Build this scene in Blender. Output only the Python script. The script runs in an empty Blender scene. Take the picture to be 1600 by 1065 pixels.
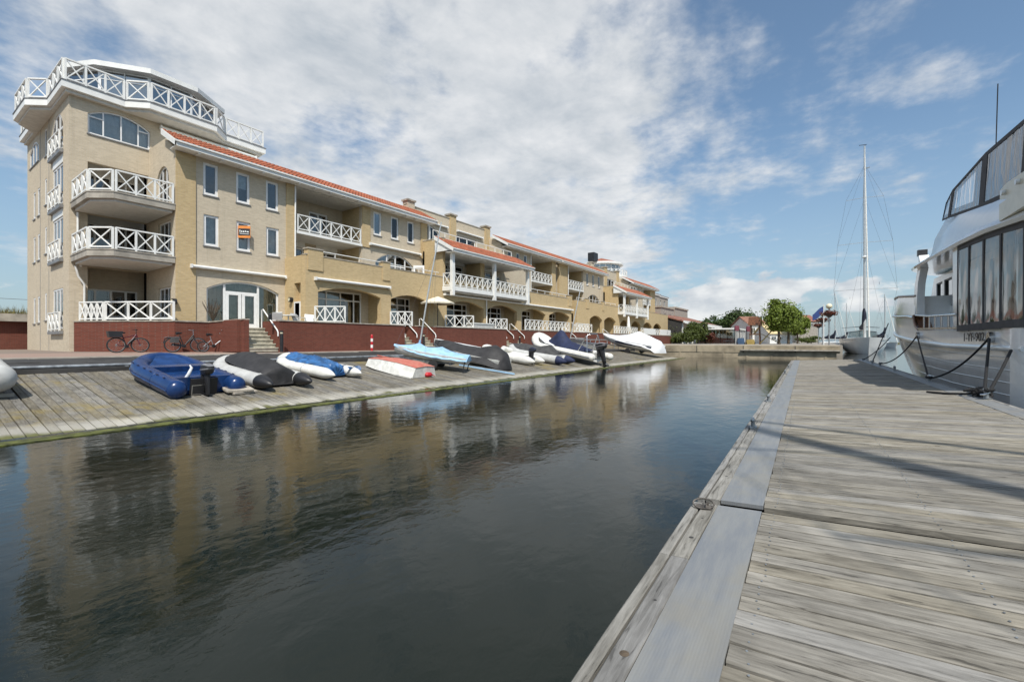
import bpy, bmesh, math, random
from mathutils import Vector, Matrix, Euler, Quaternion
from mathutils.geometry import tessellate_polygon
random.seed(7)
PI = math.pi
scene = bpy.context.scene
C = scene.collection
R = math.radians
# world frame: x runs along quay and jetty away from the camera, y to the left, z up; camera at z=0, water at z=-1.5
FPX, YAW = 700.0, R(35)
cam_d = bpy.data.cameras.new('camera'); cam = bpy.data.objects.new('camera', cam_d); C.objects.link(cam)
cam_d.sensor_width = 36; cam_d.lens = 36*FPX/1600; cam_d.clip_end = 6000; cam_d.clip_start = .05
cam_d.shift_y = 1.5/1600
cam.location = (0, 0, 0); cam.rotation_euler = (R(90), 0, YAW - R(90))
scene.camera = cam
# ---- sky
SUN_AZ, SUN_EL = R(43), R(54)            # direction the light travels towards (from +x to +y), elevation
world = bpy.data.worlds.new('World'); scene.world = world; world.use_nodes = True
nt = world.node_tree; nt.nodes.clear()
def N(t, typ, **kw):
    n = t.nodes.new(typ)
    for k, v in kw.items(): setattr(n, k, v)
    return n
def wire(t, a, b): t.links.new(a, b)
def math_n(t, op, a, b=None, c=None, clamp=False):
    n = N(t, 'ShaderNodeMath', operation=op, use_clamp=clamp)
    for i, v in enumerate((a, b, c)):
        if v is None: continue
        if isinstance(v, (int, float)): n.inputs[i].default_value = v
        else: wire(t, v, n.inputs[i])
    return n.outputs[0]
def mixc(t, fac, a, b, mode='MIX'):
    n = N(t, 'ShaderNodeMix', data_type='RGBA', blend_type=mode)
    for i, v in ((0, fac), (6, a), (7, b)):
        if isinstance(v, (int, float)): n.inputs[i].default_value = v
        elif isinstance(v, tuple): n.inputs[i].default_value = (*v[:3], 1)
        else: wire(t, v, n.inputs[i])
    return n.outputs[2]
def smooth(t, v, a, b, lo=0.0, hi=1.0):
    n = N(t, 'ShaderNodeMapRange', interpolation_type='SMOOTHSTEP')
    wire(t, v, n.inputs[0])
    for i, x in ((1, a), (2, b), (3, lo), (4, hi)): n.inputs[i].default_value = x
    return n.outputs[0]
def noise(t, vec, scale, detail=4, rough=.55, dist=0.0, w=None):
    n = N(t, 'ShaderNodeTexNoise'); wire(t, vec, n.inputs['Vector'])
    n.inputs['Scale'].default_value = scale; n.inputs['Detail'].default_value = detail
    n.inputs['Roughness'].default_value = rough; n.inputs['Distortion'].default_value = dist
    return n.outputs[0]
sky = N(nt, 'ShaderNodeTexSky', sky_type='NISHITA', sun_disc=False)
sky.sun_elevation = SUN_EL; sky.sun_rotation = math.atan2(-math.cos(SUN_AZ), -math.sin(SUN_AZ))
sky.air_density = 1.0; sky.dust_density = 1.3; sky.ozone_density = 1.4
tc = N(nt, 'ShaderNodeTexCoord'); sep = N(nt, 'ShaderNodeSeparateXYZ'); wire(nt, tc.outputs['Generated'], sep.inputs[0])
dx, dy, dz = sep.outputs
den = math_n(nt, 'ADD', math_n(nt, 'MAXIMUM', dz, 0.0), .16)
comb = N(nt, 'ShaderNodeCombineXYZ')
wire(nt, math_n(nt, 'DIVIDE', dx, den), comb.inputs[0]); wire(nt, math_n(nt, 'DIVIDE', dy, den), comb.inputs[1])
plane = comb.outputs[0]
n_big = noise(nt, plane, .85, 3, .5, .3); n_mid = noise(nt, plane, 2.6, 8, .56, .0); n_fine = noise(nt, plane, 10.0, 6, .58, .0)
def ray_dir(px, py):
    u, v = (px-800)/FPX, (534-py)/FPX
    return Vector((math.cos(YAW)+u*math.sin(YAW), math.sin(YAW)-u*math.cos(YAW), v))
def dotdir(px, py):
    c = ray_dir(px, py).normalized()
    n = N(nt, 'ShaderNodeVectorMath', operation='DOT_PRODUCT'); wire(nt, tc.outputs['Generated'], n.inputs[0]); n.inputs[1].default_value = c
    return n.outputs['Value']
bank = smooth(nt, dotdir(560, 190), .70, .97)              # the wide cloud bank over the houses
f1 = math_n(nt, 'MULTIPLY_ADD', n_mid, .58, math_n(nt, 'MULTIPLY', n_fine, .24))
f1 = math_n(nt, 'ADD', f1, math_n(nt, 'MULTIPLY', n_big, .34))
f1 = math_n(nt, 'ADD', f1, math_n(nt, 'MULTIPLY', bank, .215))
f1 = math_n(nt, 'ADD', f1, math_n(nt, 'MULTIPLY', smooth(nt, dotdir(1100, 280), .86, .985), .09))
f1 = math_n(nt, 'SUBTRACT', f1, math_n(nt, 'MULTIPLY', smooth(nt, dotdir(1500, 120), .80, .98), .10))
f1 = math_n(nt, 'SUBTRACT', f1, math_n(nt, 'MULTIPLY', smooth(nt, dotdir(0, 420), .86, .99), .13))
high = smooth(nt, f1, .56, .79)
high = math_n(nt, 'MULTIPLY', high, smooth(nt, dz, .02, .16))
# low cumulus near the horizon
mp = N(nt, 'ShaderNodeMapping'); mp.inputs['Scale'].default_value = (1, 1, 1.9); wire(nt, tc.outputs['Generated'], mp.inputs[0])
c_n = noise(nt, mp.outputs[0], 8.0, 7, .55, .1)
c_d = math_n(nt, 'ADD', c_n, smooth(nt, dotdir(1150, 452), .985, .999, 0, .24))
c_d = math_n(nt, 'SUBTRACT', c_d, smooth(nt, dz, .095, .17, 0, .5))
c_d = math_n(nt, 'SUBTRACT', c_d, smooth(nt, dz, .062, .02, 0, .4))
cum = smooth(nt, c_d, .515, .60)
haze = smooth(nt, dz, .0, .42, .62, .05)
shade = noise(nt, plane, 3.4, 7, .6, .3)
shade = math_n(nt, 'ADD', math_n(nt, 'MULTIPLY', shade, .7), math_n(nt, 'MULTIPLY', n_fine, .3))
ccol = N(nt, 'ShaderNodeValToRGB'); wire(nt, shade, ccol.inputs[0])
ccol.color_ramp.elements[0].position = .33; ccol.color_ramp.elements[0].color = (5.2, 5.7, 6.2, 1)
ccol.color_ramp.elements[1].position = .64; ccol.color_ramp.elements[1].color = (8.5, 8.6, 8.7, 1)
skyc = mixc(nt, 1.0, sky.outputs[0], (1.30, 1.46, 1.46), 'MULTIPLY')
skyc = mixc(nt, haze, skyc, (3.7, 4.8, 5.9))
skyc = mixc(nt, math_n(nt, 'MULTIPLY', high, .93), skyc, ccol.outputs[0])
ccum = N(nt, 'ShaderNodeValToRGB'); wire(nt, noise(nt, mp.outputs[0], 15, 5, .5), ccum.inputs[0])
ccum.color_ramp.elements[0].position = .35; ccum.color_ramp.elements[0].color = (6.0, 6.4, 6.9, 1)
ccum.color_ramp.elements[1].position = .6; ccum.color_ramp.elements[1].color = (9.0, 9.1, 9.1, 1)
skyc = mixc(nt, math_n(nt, 'MULTIPLY', cum, .9), skyc, ccum.outputs[0])
bg = N(nt, 'ShaderNodeBackground'); bg.inputs[1].default_value = .1; wire(nt, skyc, bg.inputs[0])
wo = N(nt, 'ShaderNodeOutputWorld'); wire(nt, bg.outputs[0], wo.inputs[0])
# ---- sun
sl = bpy.data.lights.new('sun', 'SUN'); so = bpy.data.objects.new('sun', sl); C.objects.link(so)
sl.energy = 4.8; sl.angle = R(.55); sl.color = (1, .95, .87)
sdir = Vector((math.cos(SUN_AZ)*math.cos(SUN_EL), math.sin(SUN_AZ)*math.cos(SUN_EL), -math.sin(SUN_EL)))
so.rotation_euler = sdir.to_track_quat('-Z', 'Y').to_euler(); so.location = (-30, -30, 60)
vs = scene.view_settings; vs.view_transform = 'Standard'; vs.look = 'None'; vs.exposure = 0.0; vs.gamma = 1
scene.cycles.max_bounces = 6; scene.cycles.transparent_max_bounces = 12
scene.cycles.caustics_reflective = False; scene.cycles.caustics_refractive = False

# ================= materials
MATS = {}
def new_mat(name):
    m = bpy.data.materials.new(name); m.use_nodes = True; t = m.node_tree
    b = t.nodes['Principled BSDF']; MATS[name] = m
    return m, t, b
def pm(name, col, rough=.5, metal=0.0, var=.12, scale=4.0, bump=0.0, bscale=30.0, spec=.5, stretch=(1, 1, 1), rnd=0.0, col2=None):
    m, t, b = new_mat(name)
    g = N(t, 'ShaderNodeTexCoord'); mpn = N(t, 'ShaderNodeMapping'); mpn.inputs['Scale'].default_value = stretch
    wire(t, g.outputs['Object'], mpn.inputs[0]); v = mpn.outputs[0]
    n = noise(t, v, scale, 5, .6)
    f = smooth(t, n, .3, .7)
    c2 = col2 or tuple(c*(1-2.2*var) for c in col)
    c1 = col if col2 else tuple(min(1, c*(1+var)) for c in col)
    out = mixc(t, f, c2, c1)
    if rnd:
        oi = N(t, 'ShaderNodeObjectInfo'); hs = N(t, 'ShaderNodeHueSaturation')
        mr = N(t, 'ShaderNodeMapRange'); wire(t, oi.outputs['Random'], mr.inputs[0]); mr.inputs[3].default_value = 1-rnd; mr.inputs[4].default_value = 1+rnd
        wire(t, mr.outputs[0], hs.inputs['Value']); wire(t, out, hs.inputs['Color']); out = hs.outputs[0]
    wire(t, out, b.inputs['Base Color'])
    b.inputs['Roughness'].default_value = rough; b.inputs['Metallic'].default_value = metal
    b.inputs['Specular IOR Level'].default_value = spec
    if bump:
        bn = N(t, 'ShaderNodeBump'); bn.inputs['Strength'].default_value = bump; bn.inputs['Distance'].default_value = .02
        wire(t, noise(t, v, bscale, 4, .6), bn.inputs['Height']); wire(t, bn.outputs[0], b.inputs['Normal'])
    return m
def brick_mat(name, c1, c2, mortar, bw=.215, bh=.0665, ms=.011, stain=.18):
    m, t, b = new_mat(name)
    g = N(t, 'ShaderNodeNewGeometry'); s = N(t, 'ShaderNodeSeparateXYZ'); wire(t, g.outputs['Position'], s.inputs[0])
    cb = N(t, 'ShaderNodeCombineXYZ'); wire(t, math_n(t, 'ADD', s.outputs[0], s.outputs[1]), cb.inputs[0]); wire(t, s.outputs[2], cb.inputs[1])
    br = N(t, 'ShaderNodeTexBrick'); wire(t, cb.outputs[0], br.inputs['Vector'])
    br.inputs['Scale'].default_value = 1; br.inputs['Brick Width'].default_value = bw; br.inputs['Row Height'].default_value = bh
    br.inputs['Mortar Size'].default_value = ms; br.inputs['Mortar Smooth'].default_value = .2
    br.inputs['Color1'].default_value = (*c1, 1); br.inputs['Color2'].default_value = (*c2, 1); br.inputs['Mortar'].default_value = (*mortar, 1)
    big = noise(t, g.outputs['Position'], .5, 5, .6); sm = noise(t, g.outputs['Position'], 7, 4, .6)
    f = math_n(t, 'ADD', smooth(t, big, .3, .7, 0, .6), smooth(t, sm, .3, .7, 0, .4))
    col = mixc(t, math_n(t, 'MULTIPLY', f, stain), br.outputs[0], tuple(x*.45 for x in c1))
    mps = N(t, 'ShaderNodeMapping'); mps.inputs['Scale'].default_value = (2.6, 2.6, .22); wire(t, g.outputs['Position'], mps.inputs[0])
    col = mixc(t, smooth(t, noise(t, mps.outputs[0], 1.0, 5, .65), .54, .75, 0, .24), col, tuple(x*.5 for x in c1))
    wire(t, col, b.inputs['Base Color']); b.inputs['Roughness'].default_value = .9; b.inputs['Specular IOR Level'].default_value = .2
    bn = N(t, 'ShaderNodeBump'); bn.inputs['Strength'].default_value = .5; bn.inputs['Distance'].default_value = .008; bn.invert = True
    wire(t, br.outputs['Fac'], bn.inputs['Height']); wire(t, bn.outputs[0], b.inputs['Normal'])
    return m
PALE = brick_mat('pale_brick', (.62, .525, .39), (.51, .425, .305), (.56, .505, .41))
GOLD = brick_mat('gold_brick', (.60, .45, .235), (.49, .355, .175), (.50, .41, .28))
RED = brick_mat('red_brick', (.19, .055, .036), (.14, .040, .027), (.15, .09, .07), bw=.215, bh=.07, ms=.010, stain=.3)
PAVE = brick_mat('pink_clinker', (.36, .26, .21), (.29, .20, .165), (.22, .18, .15), bh=.1)
WHITE = pm('white_paint', (.78, .78, .75), .45, var=.04, scale=2.0)
WHITEF = pm('white_upvc', (.80, .80, .79), .3, var=.03)
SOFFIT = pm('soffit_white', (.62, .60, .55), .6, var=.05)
CONC = pm('concrete', (.36, .33, .28), .85, var=.14, scale=1.6, bump=.2, bscale=18)
COPING = pm('coping_stone', (.40, .36, .30), .85, var=.15, scale=3, bump=.2)
STEP = pm('step_concrete', (.47, .44, .35), .85, var=.14, scale=5, bump=.2)
TILE = pm('roof_tile', (.33, .10, .045), .55, var=.18, scale=2.2, bump=.1, bscale=40)
TILEB = pm('brown_roof_tile', (.26, .11, .07), .7, var=.2, scale=1.5)
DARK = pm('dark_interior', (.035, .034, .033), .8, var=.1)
ROOMW = pm('room_wall', (.30, .28, .25), .9, var=.05)
ZINC = pm('grey_zinc', (.25, .25, .25), .5, .3, var=.1)
BLACK = pm('black_plastic', (.018, .018, .02), .45, var=.1)
RUBBER = pm('black_rubber', (.02, .02, .02), .75, var=.15)
BLKCOV = pm('black_cover', (.030, .029, .030), .7, var=.2, scale=3, bump=.25, bscale=9)
GRYCOV = pm('charcoal_cover', (.055, .055, .056), .8, var=.2, scale=3, bump=.3, bscale=8)
NAVY = pm('navy_canvas', (.014, .022, .065), .75, var=.15, scale=3, bump=.2, bscale=10)
LBLUE = pm('light_blue_canvas', (.30, .50, .70), .8, var=.09, scale=3, bump=.25, bscale=7)
TARP = pm('blue_tarp', (.035, .13, .32), .45, var=.25, scale=4, bump=.6, bscale=14)
WCOV = pm('white_tarp', (.74, .75, .76), .5, var=.05, scale=3, bump=.5, bscale=7)
RIBBLUE = pm('blue_pvc', (.008, .034, .125), .28, var=.1, scale=3)
RIBDARK = pm('blue_grp', (.012, .045, .15), .25, var=.15, scale=4)
PVCG = pm('grey_pvc', (.50, .50, .48), .42, var=.07, scale=4)
PVCW = pm('white_pvc', (.70, .69, .64), .42, var=.08, scale=4)
DINGW = pm('worn_white_paint', (.72, .71, .66), .55, var=.1, scale=5, bump=.1)
DINGR = pm('faded_red_paint', (.46, .10, .075), .7, scale=7, col2=(.50, .20, .14), bump=.15)
GEL = pm('white_gelcoat', (.86, .86, .84), .12, var=.02, spec=.6)
GEL_SHADE = pm('shaded_white_gelcoat', (.66, .66, .65), .10, var=.03, spec=.7)  # white hull paint greyed: the shade on the lower hull is put into its colour
CREAM = pm('cream_gelcoat', (.66, .61, .47), .25, var=.04)
TEAK = pm('varnished_teak', (.15, .06, .025), .3, var=.25, scale=8)
STEEL = pm('stainless_steel', (.60, .61, .62), .22, 1.0, var=.05)
ALU = pm('anodised_mast', (.62, .62, .60), .35, .6, var=.06)
GALV = pm('galvanised_steel', (.40, .42, .43), .45, .7, var=.2, scale=6)
CANV = pm('grey_canvas', (.065, .065, .07), .8, var=.12, scale=5, bump=.2)
ROPE = pm('black_rope', (.012, .012, .013), .8, var=.2, scale=60, bump=.5, bscale=120)
WIRE = pm('rigging_wire', (.16, .16, .165), .5, .5, var=.05)
CURT = pm('grey_curtain', (.66, .68, .66), .9, var=.1, scale=3)
CURTG = pm('olive_curtain', (.45, .44, .31), .9, var=.12, scale=3)
BLIND = pm('pale_blind', (.82, .83, .80), .8, var=.05)
ORANGE = pm('orange_sign', (.75, .26, .05), .6, var=.06)
SIGNBL = pm('navy_flag', (.03, .06, .20), .8, var=.1)
REDP = pm('red_paint', (.5, .02, .03), .45, var=.08)
BIKER = pm('dark_red_frame', (.09, .012, .02), .3, var=.1)
BIKES = pm('silver_frame', (.45, .46, .48), .3, .8, var=.1)
ASPH = pm('basalt_revetment', (.045, .043, .041), .85, scale=.9, var=.22, bump=.5, bscale=10, col2=None)
GRASS = pm('dry_grass', (.17, .15, .05), .9, var=.3, scale=6)
EARTH = pm('paved_ground', (.30, .27, .23), .9, var=.15, scale=.4)
LAMPG = pm('lamp_globe', (.75, .70, .50), .2, var=.05)
PARAS = pm('cream_parasol', (.72, .66, .53), .8, var=.06)
PINKF = pm('pink_flowers', (.42, .05, .12), .8, var=.35, scale=9)
YELP = pm('yellow_paint', (.30, .215, .06), .5, var=.1)
BLUEP = pm('blue_paint', (.04, .08, .15), .5, var=.1)
BARK = pm('bark', (.10, .075, .05), .9, var=.25, scale=8, bump=.5)
STUCCO = pm('white_stucco', (.72, .70, .66), .8, var=.06)
GREYB = pm('grey_buff_brick', (.34, .31, .27), .9, var=.12, scale=3)
SAILBL = pm('navy_sailcover', (.012, .016, .035), .8, var=.2)
ALGAE = pm('green_algae', (.10, .11, .02), .7, var=.35, scale=6, bump=.5, bscale=25)
def leaf_mat(name, col, var=.35):
    m, t, b = new_mat(name)
    g = N(t, 'ShaderNodeNewGeometry'); n = noise(t, g.outputs['Position'], 1.6, 3, .6)
    rp = math_n(t, 'ADD', math_n(t, 'MULTIPLY', g.outputs['Random Per Island'], .6), math_n(t, 'MULTIPLY', n, .5))
    c = mixc(t, rp, tuple(x*(1-var) for x in col), tuple(x*(1+var) for x in col))
    wire(t, c, b.inputs['Base Color']); b.inputs['Roughness'].default_value = .6
    tr = N(t, 'ShaderNodeBsdfTranslucent'); wire(t, c, tr.inputs[0])
    mx = N(t, 'ShaderNodeMixShader'); mx.inputs[0].default_value = .25
    wire(t, b.outputs[0], mx.inputs[1]); wire(t, tr.outputs[0], mx.inputs[2])
    wire(t, mx.outputs[0], t.nodes['Material Output'].inputs[0]); return m
LEAF = leaf_mat('plane_leaves', (.14, .19, .022), .4); LEAFD = leaf_mat('dark_leaves', (.05, .085, .018)); HEDGE = leaf_mat('hedge_leaves', (.075, .10, .016))
FLOW = leaf_mat('red_flowers', (.12, .035, .02), .6)
def glass_mat(name, tint, gl=.9, base=.12, rough=.02, wob=0.0):
    m, t, b = new_mat(name); t.nodes.remove(b)
    tr = N(t, 'ShaderNodeBsdfTransparent'); tr.inputs[0].default_value = (*tint, 1)
    gs = N(t, 'ShaderNodeBsdfGlossy'); gs.inputs['Color'].default_value = (gl, gl, gl, 1); gs.inputs['Roughness'].default_value = rough
    fr = N(t, 'ShaderNodeFresnel'); fr.inputs[0].default_value = 1.5
    fac = math_n(t, 'ADD', math_n(t, 'MULTIPLY', fr.outputs[0], 1.5), base, clamp=True)
    if wob:
        g = N(t, 'ShaderNodeTexCoord'); mpn = N(t, 'ShaderNodeMapping'); mpn.inputs['Scale'].default_value = (3, 3, .5); wire(t, g.outputs['Object'], mpn.inputs[0])
        bn = N(t, 'ShaderNodeBump'); bn.inputs['Strength'].default_value = wob; bn.inputs['Distance'].default_value = .1
        wire(t, noise(t, mpn.outputs[0], 1.6, 3, .5, .6), bn.inputs['Height']); wire(t, bn.outputs[0], gs.inputs['Normal']); wire(t, bn.outputs[0], fr.inputs['Normal'])
    mx = N(t, 'ShaderNodeMixShader'); wire(t, fac, mx.inputs[0]); wire(t, tr.outputs[0], mx.inputs[1]); wire(t, gs.outputs[0], mx.inputs[2])
    wire(t, mx.outputs[0], t.nodes['Material Output'].inputs[0]); return m
GLASS = glass_mat('window_glass', (.92, .94, .94), .8, .03)
GLASSB = glass_mat('penthouse_glass', (.40, .50, .52), .9, .22)
VINYL = glass_mat('clear_vinyl', (.62, .62, .62), .55, .02, .04, .0)
VINYLF = glass_mat('flybridge_vinyl', (.70, .71, .74), .8, .03, .10, .3)
# weathered planks
def plank_mat(name, c_lo, c_hi, axis, slip=False):
    m, t, b = new_mat(name)
    g = N(t, 'ShaderNodeTexCoord'); oi = N(t, 'ShaderNodeObjectInfo'); geo = N(t, 'ShaderNodeNewGeometry')
    sc = [48.0, 48.0, 48.0]; sc[axis] = 4.5
    ad = N(t, 'ShaderNodeVectorMath', operation='ADD'); wire(t, g.outputs['Object'], ad.inputs[0])
    cx = N(t, 'ShaderNodeCombineXYZ')
    for i in range(3): wire(t, math_n(t, 'MULTIPLY', oi.outputs['Random'], 37.0+11*i), cx.inputs[i])
    wire(t, cx.outputs[0], ad.inputs[1])
    mpn = N(t, 'ShaderNodeMapping'); mpn.inputs['Scale'].default_value = sc; wire(t, ad.outputs[0], mpn.inputs[0])
    grain = noise(t, mpn.outputs[0], 1.0, 6, .62, .5)
    sc2 = [5.0, 5.0, 5.0]; sc2[axis] = 2.6
    mp2 = N(t, 'ShaderNodeMapping'); mp2.inputs['Scale'].default_value = sc2; wire(t, ad.outputs[0], mp2.inputs[0])
    blot = noise(t, mp2.outputs[0], 1.0, 4, .6)
    v = math_n(t, 'ADD', math_n(t, 'MULTIPLY', smooth(t, grain, .25, .78), .60), math_n(t, 'MULTIPLY', smooth(t, blot, .28, .72), .40))
    col = mixc(t, v, c_lo, c_hi)
    crack = smooth(t, grain, .34, .40, .55, 1.0)
    hs = N(t, 'ShaderNodeHueSaturation')
    mr = N(t, 'ShaderNodeMapRange'); wire(t, oi.outputs['Random'], mr.inputs[0]); mr.inputs[3].default_value = .78; mr.inputs[4].default_value = 1.16
    wire(t, math_n(t, 'MULTIPLY', mr.outputs[0], crack), hs.inputs['Value'])
    # some planks stay warm and brown, some bleach to grey
    wn = N(t, 'ShaderNodeTexWhiteNoise', noise_dimensions='1D'); wire(t, oi.outputs['Random'], wn.inputs['W'])
    mr2 = N(t, 'ShaderNodeMapRange'); wire(t, wn.outputs['Value'], mr2.inputs[0]); mr2.inputs[3].default_value = .45; mr2.inputs[4].default_value = 1.1
    wire(t, mr2.outputs[0], hs.inputs['Saturation']); wire(t, col, hs.inputs['Color']); col = hs.outputs[0]
    if slip:
        s = N(t, 'ShaderNodeSeparateXYZ'); wire(t, geo.outputs['Position'], s.inputs[0])
        yy = math_n(t, 'SUBTRACT', s.outputs[1], math_n(t, 'MULTIPLY', s.outputs[0], .022))
        wb = noise(t, geo.outputs['Position'], 1.3, 5, .65); wl = noise(t, geo.outputs['Position'], .55, 5, .7)
        col = mixc(t, math_n(t, 'MULTIPLY', smooth(t, wl, .52, .68), .65), col, (.25, .19, .05))       # lichen
        col = mixc(t, math_n(t, 'MULTIPLY', smooth(t, wb, .50, .66), .6), col, (.09, .085, .07))         # damp dirt
        edge = math_n(t, 'ADD', math_n(t, 'ADD', yy, math_n(t, 'MULTIPLY', wb, .8)), math_n(t, 'MULTIPLY', oi.outputs['Random'], .22))
        col = mixc(t, math_n(t, 'MULTIPLY', smooth(t, edge, 11.6, 11.1, 0, .85), math_n(t, 'ADD', .55, math_n(t, 'MULTIPLY', oi.outputs['Random'], .45))), col, (.44, .42, .365))                         # bleached foot of the ramp
        col = mixc(t, smooth(t, edge, 10.95, 10.72, 0, .9), col, (.10, .105, .025))                       # algae by the water
    wire(t, col, b.inputs['Base Color']); b.inputs['Roughness'].default_value = .85; b.inputs['Specular IOR Level'].default_value = .25
    bn = N(t, 'ShaderNodeBump'); bn.inputs['Strength'].default_value = .75; bn.inputs['Distance'].default_value = .006
    wire(t, grain, bn.inputs['Height']); wire(t, bn.outputs[0], b.inputs['Normal'])
    return m
DECK = plank_mat('weathered_deck_wood', (.10, .089, .068), (.355, .326, .268), 1)
BEAM = plank_mat('weathered_beam_wood', (.10, .094, .08), (.34, .328, .298), 0)
SLIPW = plank_mat('ramp_wood', (.095, .083, .063), (.28, .253, .198), 1, True)
m, t, b = new_mat('ribbed_aluminium'); g = N(t, 'ShaderNodeTexCoord')
wv = N(t, 'ShaderNodeTexWave', wave_type='BANDS', bands_direction='Y'); wire(t, g.outputs['Object'], wv.inputs['Vector']); wv.inputs['Scale'].default_value = 30
mp_ = N(t, 'ShaderNodeMapping'); mp_.inputs['Scale'].default_value = (1.2, 9, 1); wire(t, g.outputs['Object'], mp_.inputs[0])
nn = noise(t, mp_.outputs[0], 1.5, 6, .65, .2); n2 = noise(t, g.outputs['Object'], 2.2, 5, .6)
cc = mixc(t, smooth(t, nn, .3, .7), (.22, .233, .248), (.295, .298, .288)); cc = mixc(t, smooth(t, n2, .42, .68, 0, .55), cc, (.30, .275, .22))
wire(t, cc, b.inputs['Base Color']); b.inputs['Metallic'].default_value = .35; b.inputs['Roughness'].default_value = .55
bn = N(t, 'ShaderNodeBump'); bn.inputs['Strength'].default_value = .22; bn.inputs['Distance'].default_value = .0015; wire(t, wv.outputs['Fac'], bn.inputs['Height']); wire(t, bn.outputs[0], b.inputs['Normal'])
ALUM = m
m, t, b = new_mat('harbour_water'); geo = N(t, 'ShaderNodeNewGeometry')
mp_ = N(t, 'ShaderNodeMapping'); mp_.inputs['Rotation'].default_value = (0, 0, R(-55)); mp_.inputs['Scale'].default_value = (1, 1.5, 1); wire(t, geo.outputs['Position'], mp_.inputs[0])
w1 = noise(t, mp_.outputs[0], 1.9, 2, .5, .3); w2 = noise(t, mp_.outputs[0], 8.0, 4, .55, .4); w3 = noise(t, mp_.outputs[0], .28, 2, .5)
hgt = math_n(t, 'ADD', math_n(t, 'MULTIPLY', w1, .40), math_n(t, 'MULTIPLY', w2, .13))
amp = smooth(t, w3, .3, .7, .7, 1.1)
bn = N(t, 'ShaderNodeBump'); bn.inputs['Distance'].default_value = .019; wire(t, math_n(t, 'MULTIPLY', amp, .9), bn.inputs['Strength']); wire(t, hgt, bn.inputs['Height'])
wire(t, bn.outputs[0], b.inputs['Normal']); b.inputs['Base Color'].default_value = (.006, .010, .007, 1)
b.inputs['Roughness'].default_value = .03; b.inputs['IOR'].default_value = 1.333; b.inputs['Specular IOR Level'].default_value = .5
WATER = m

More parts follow.
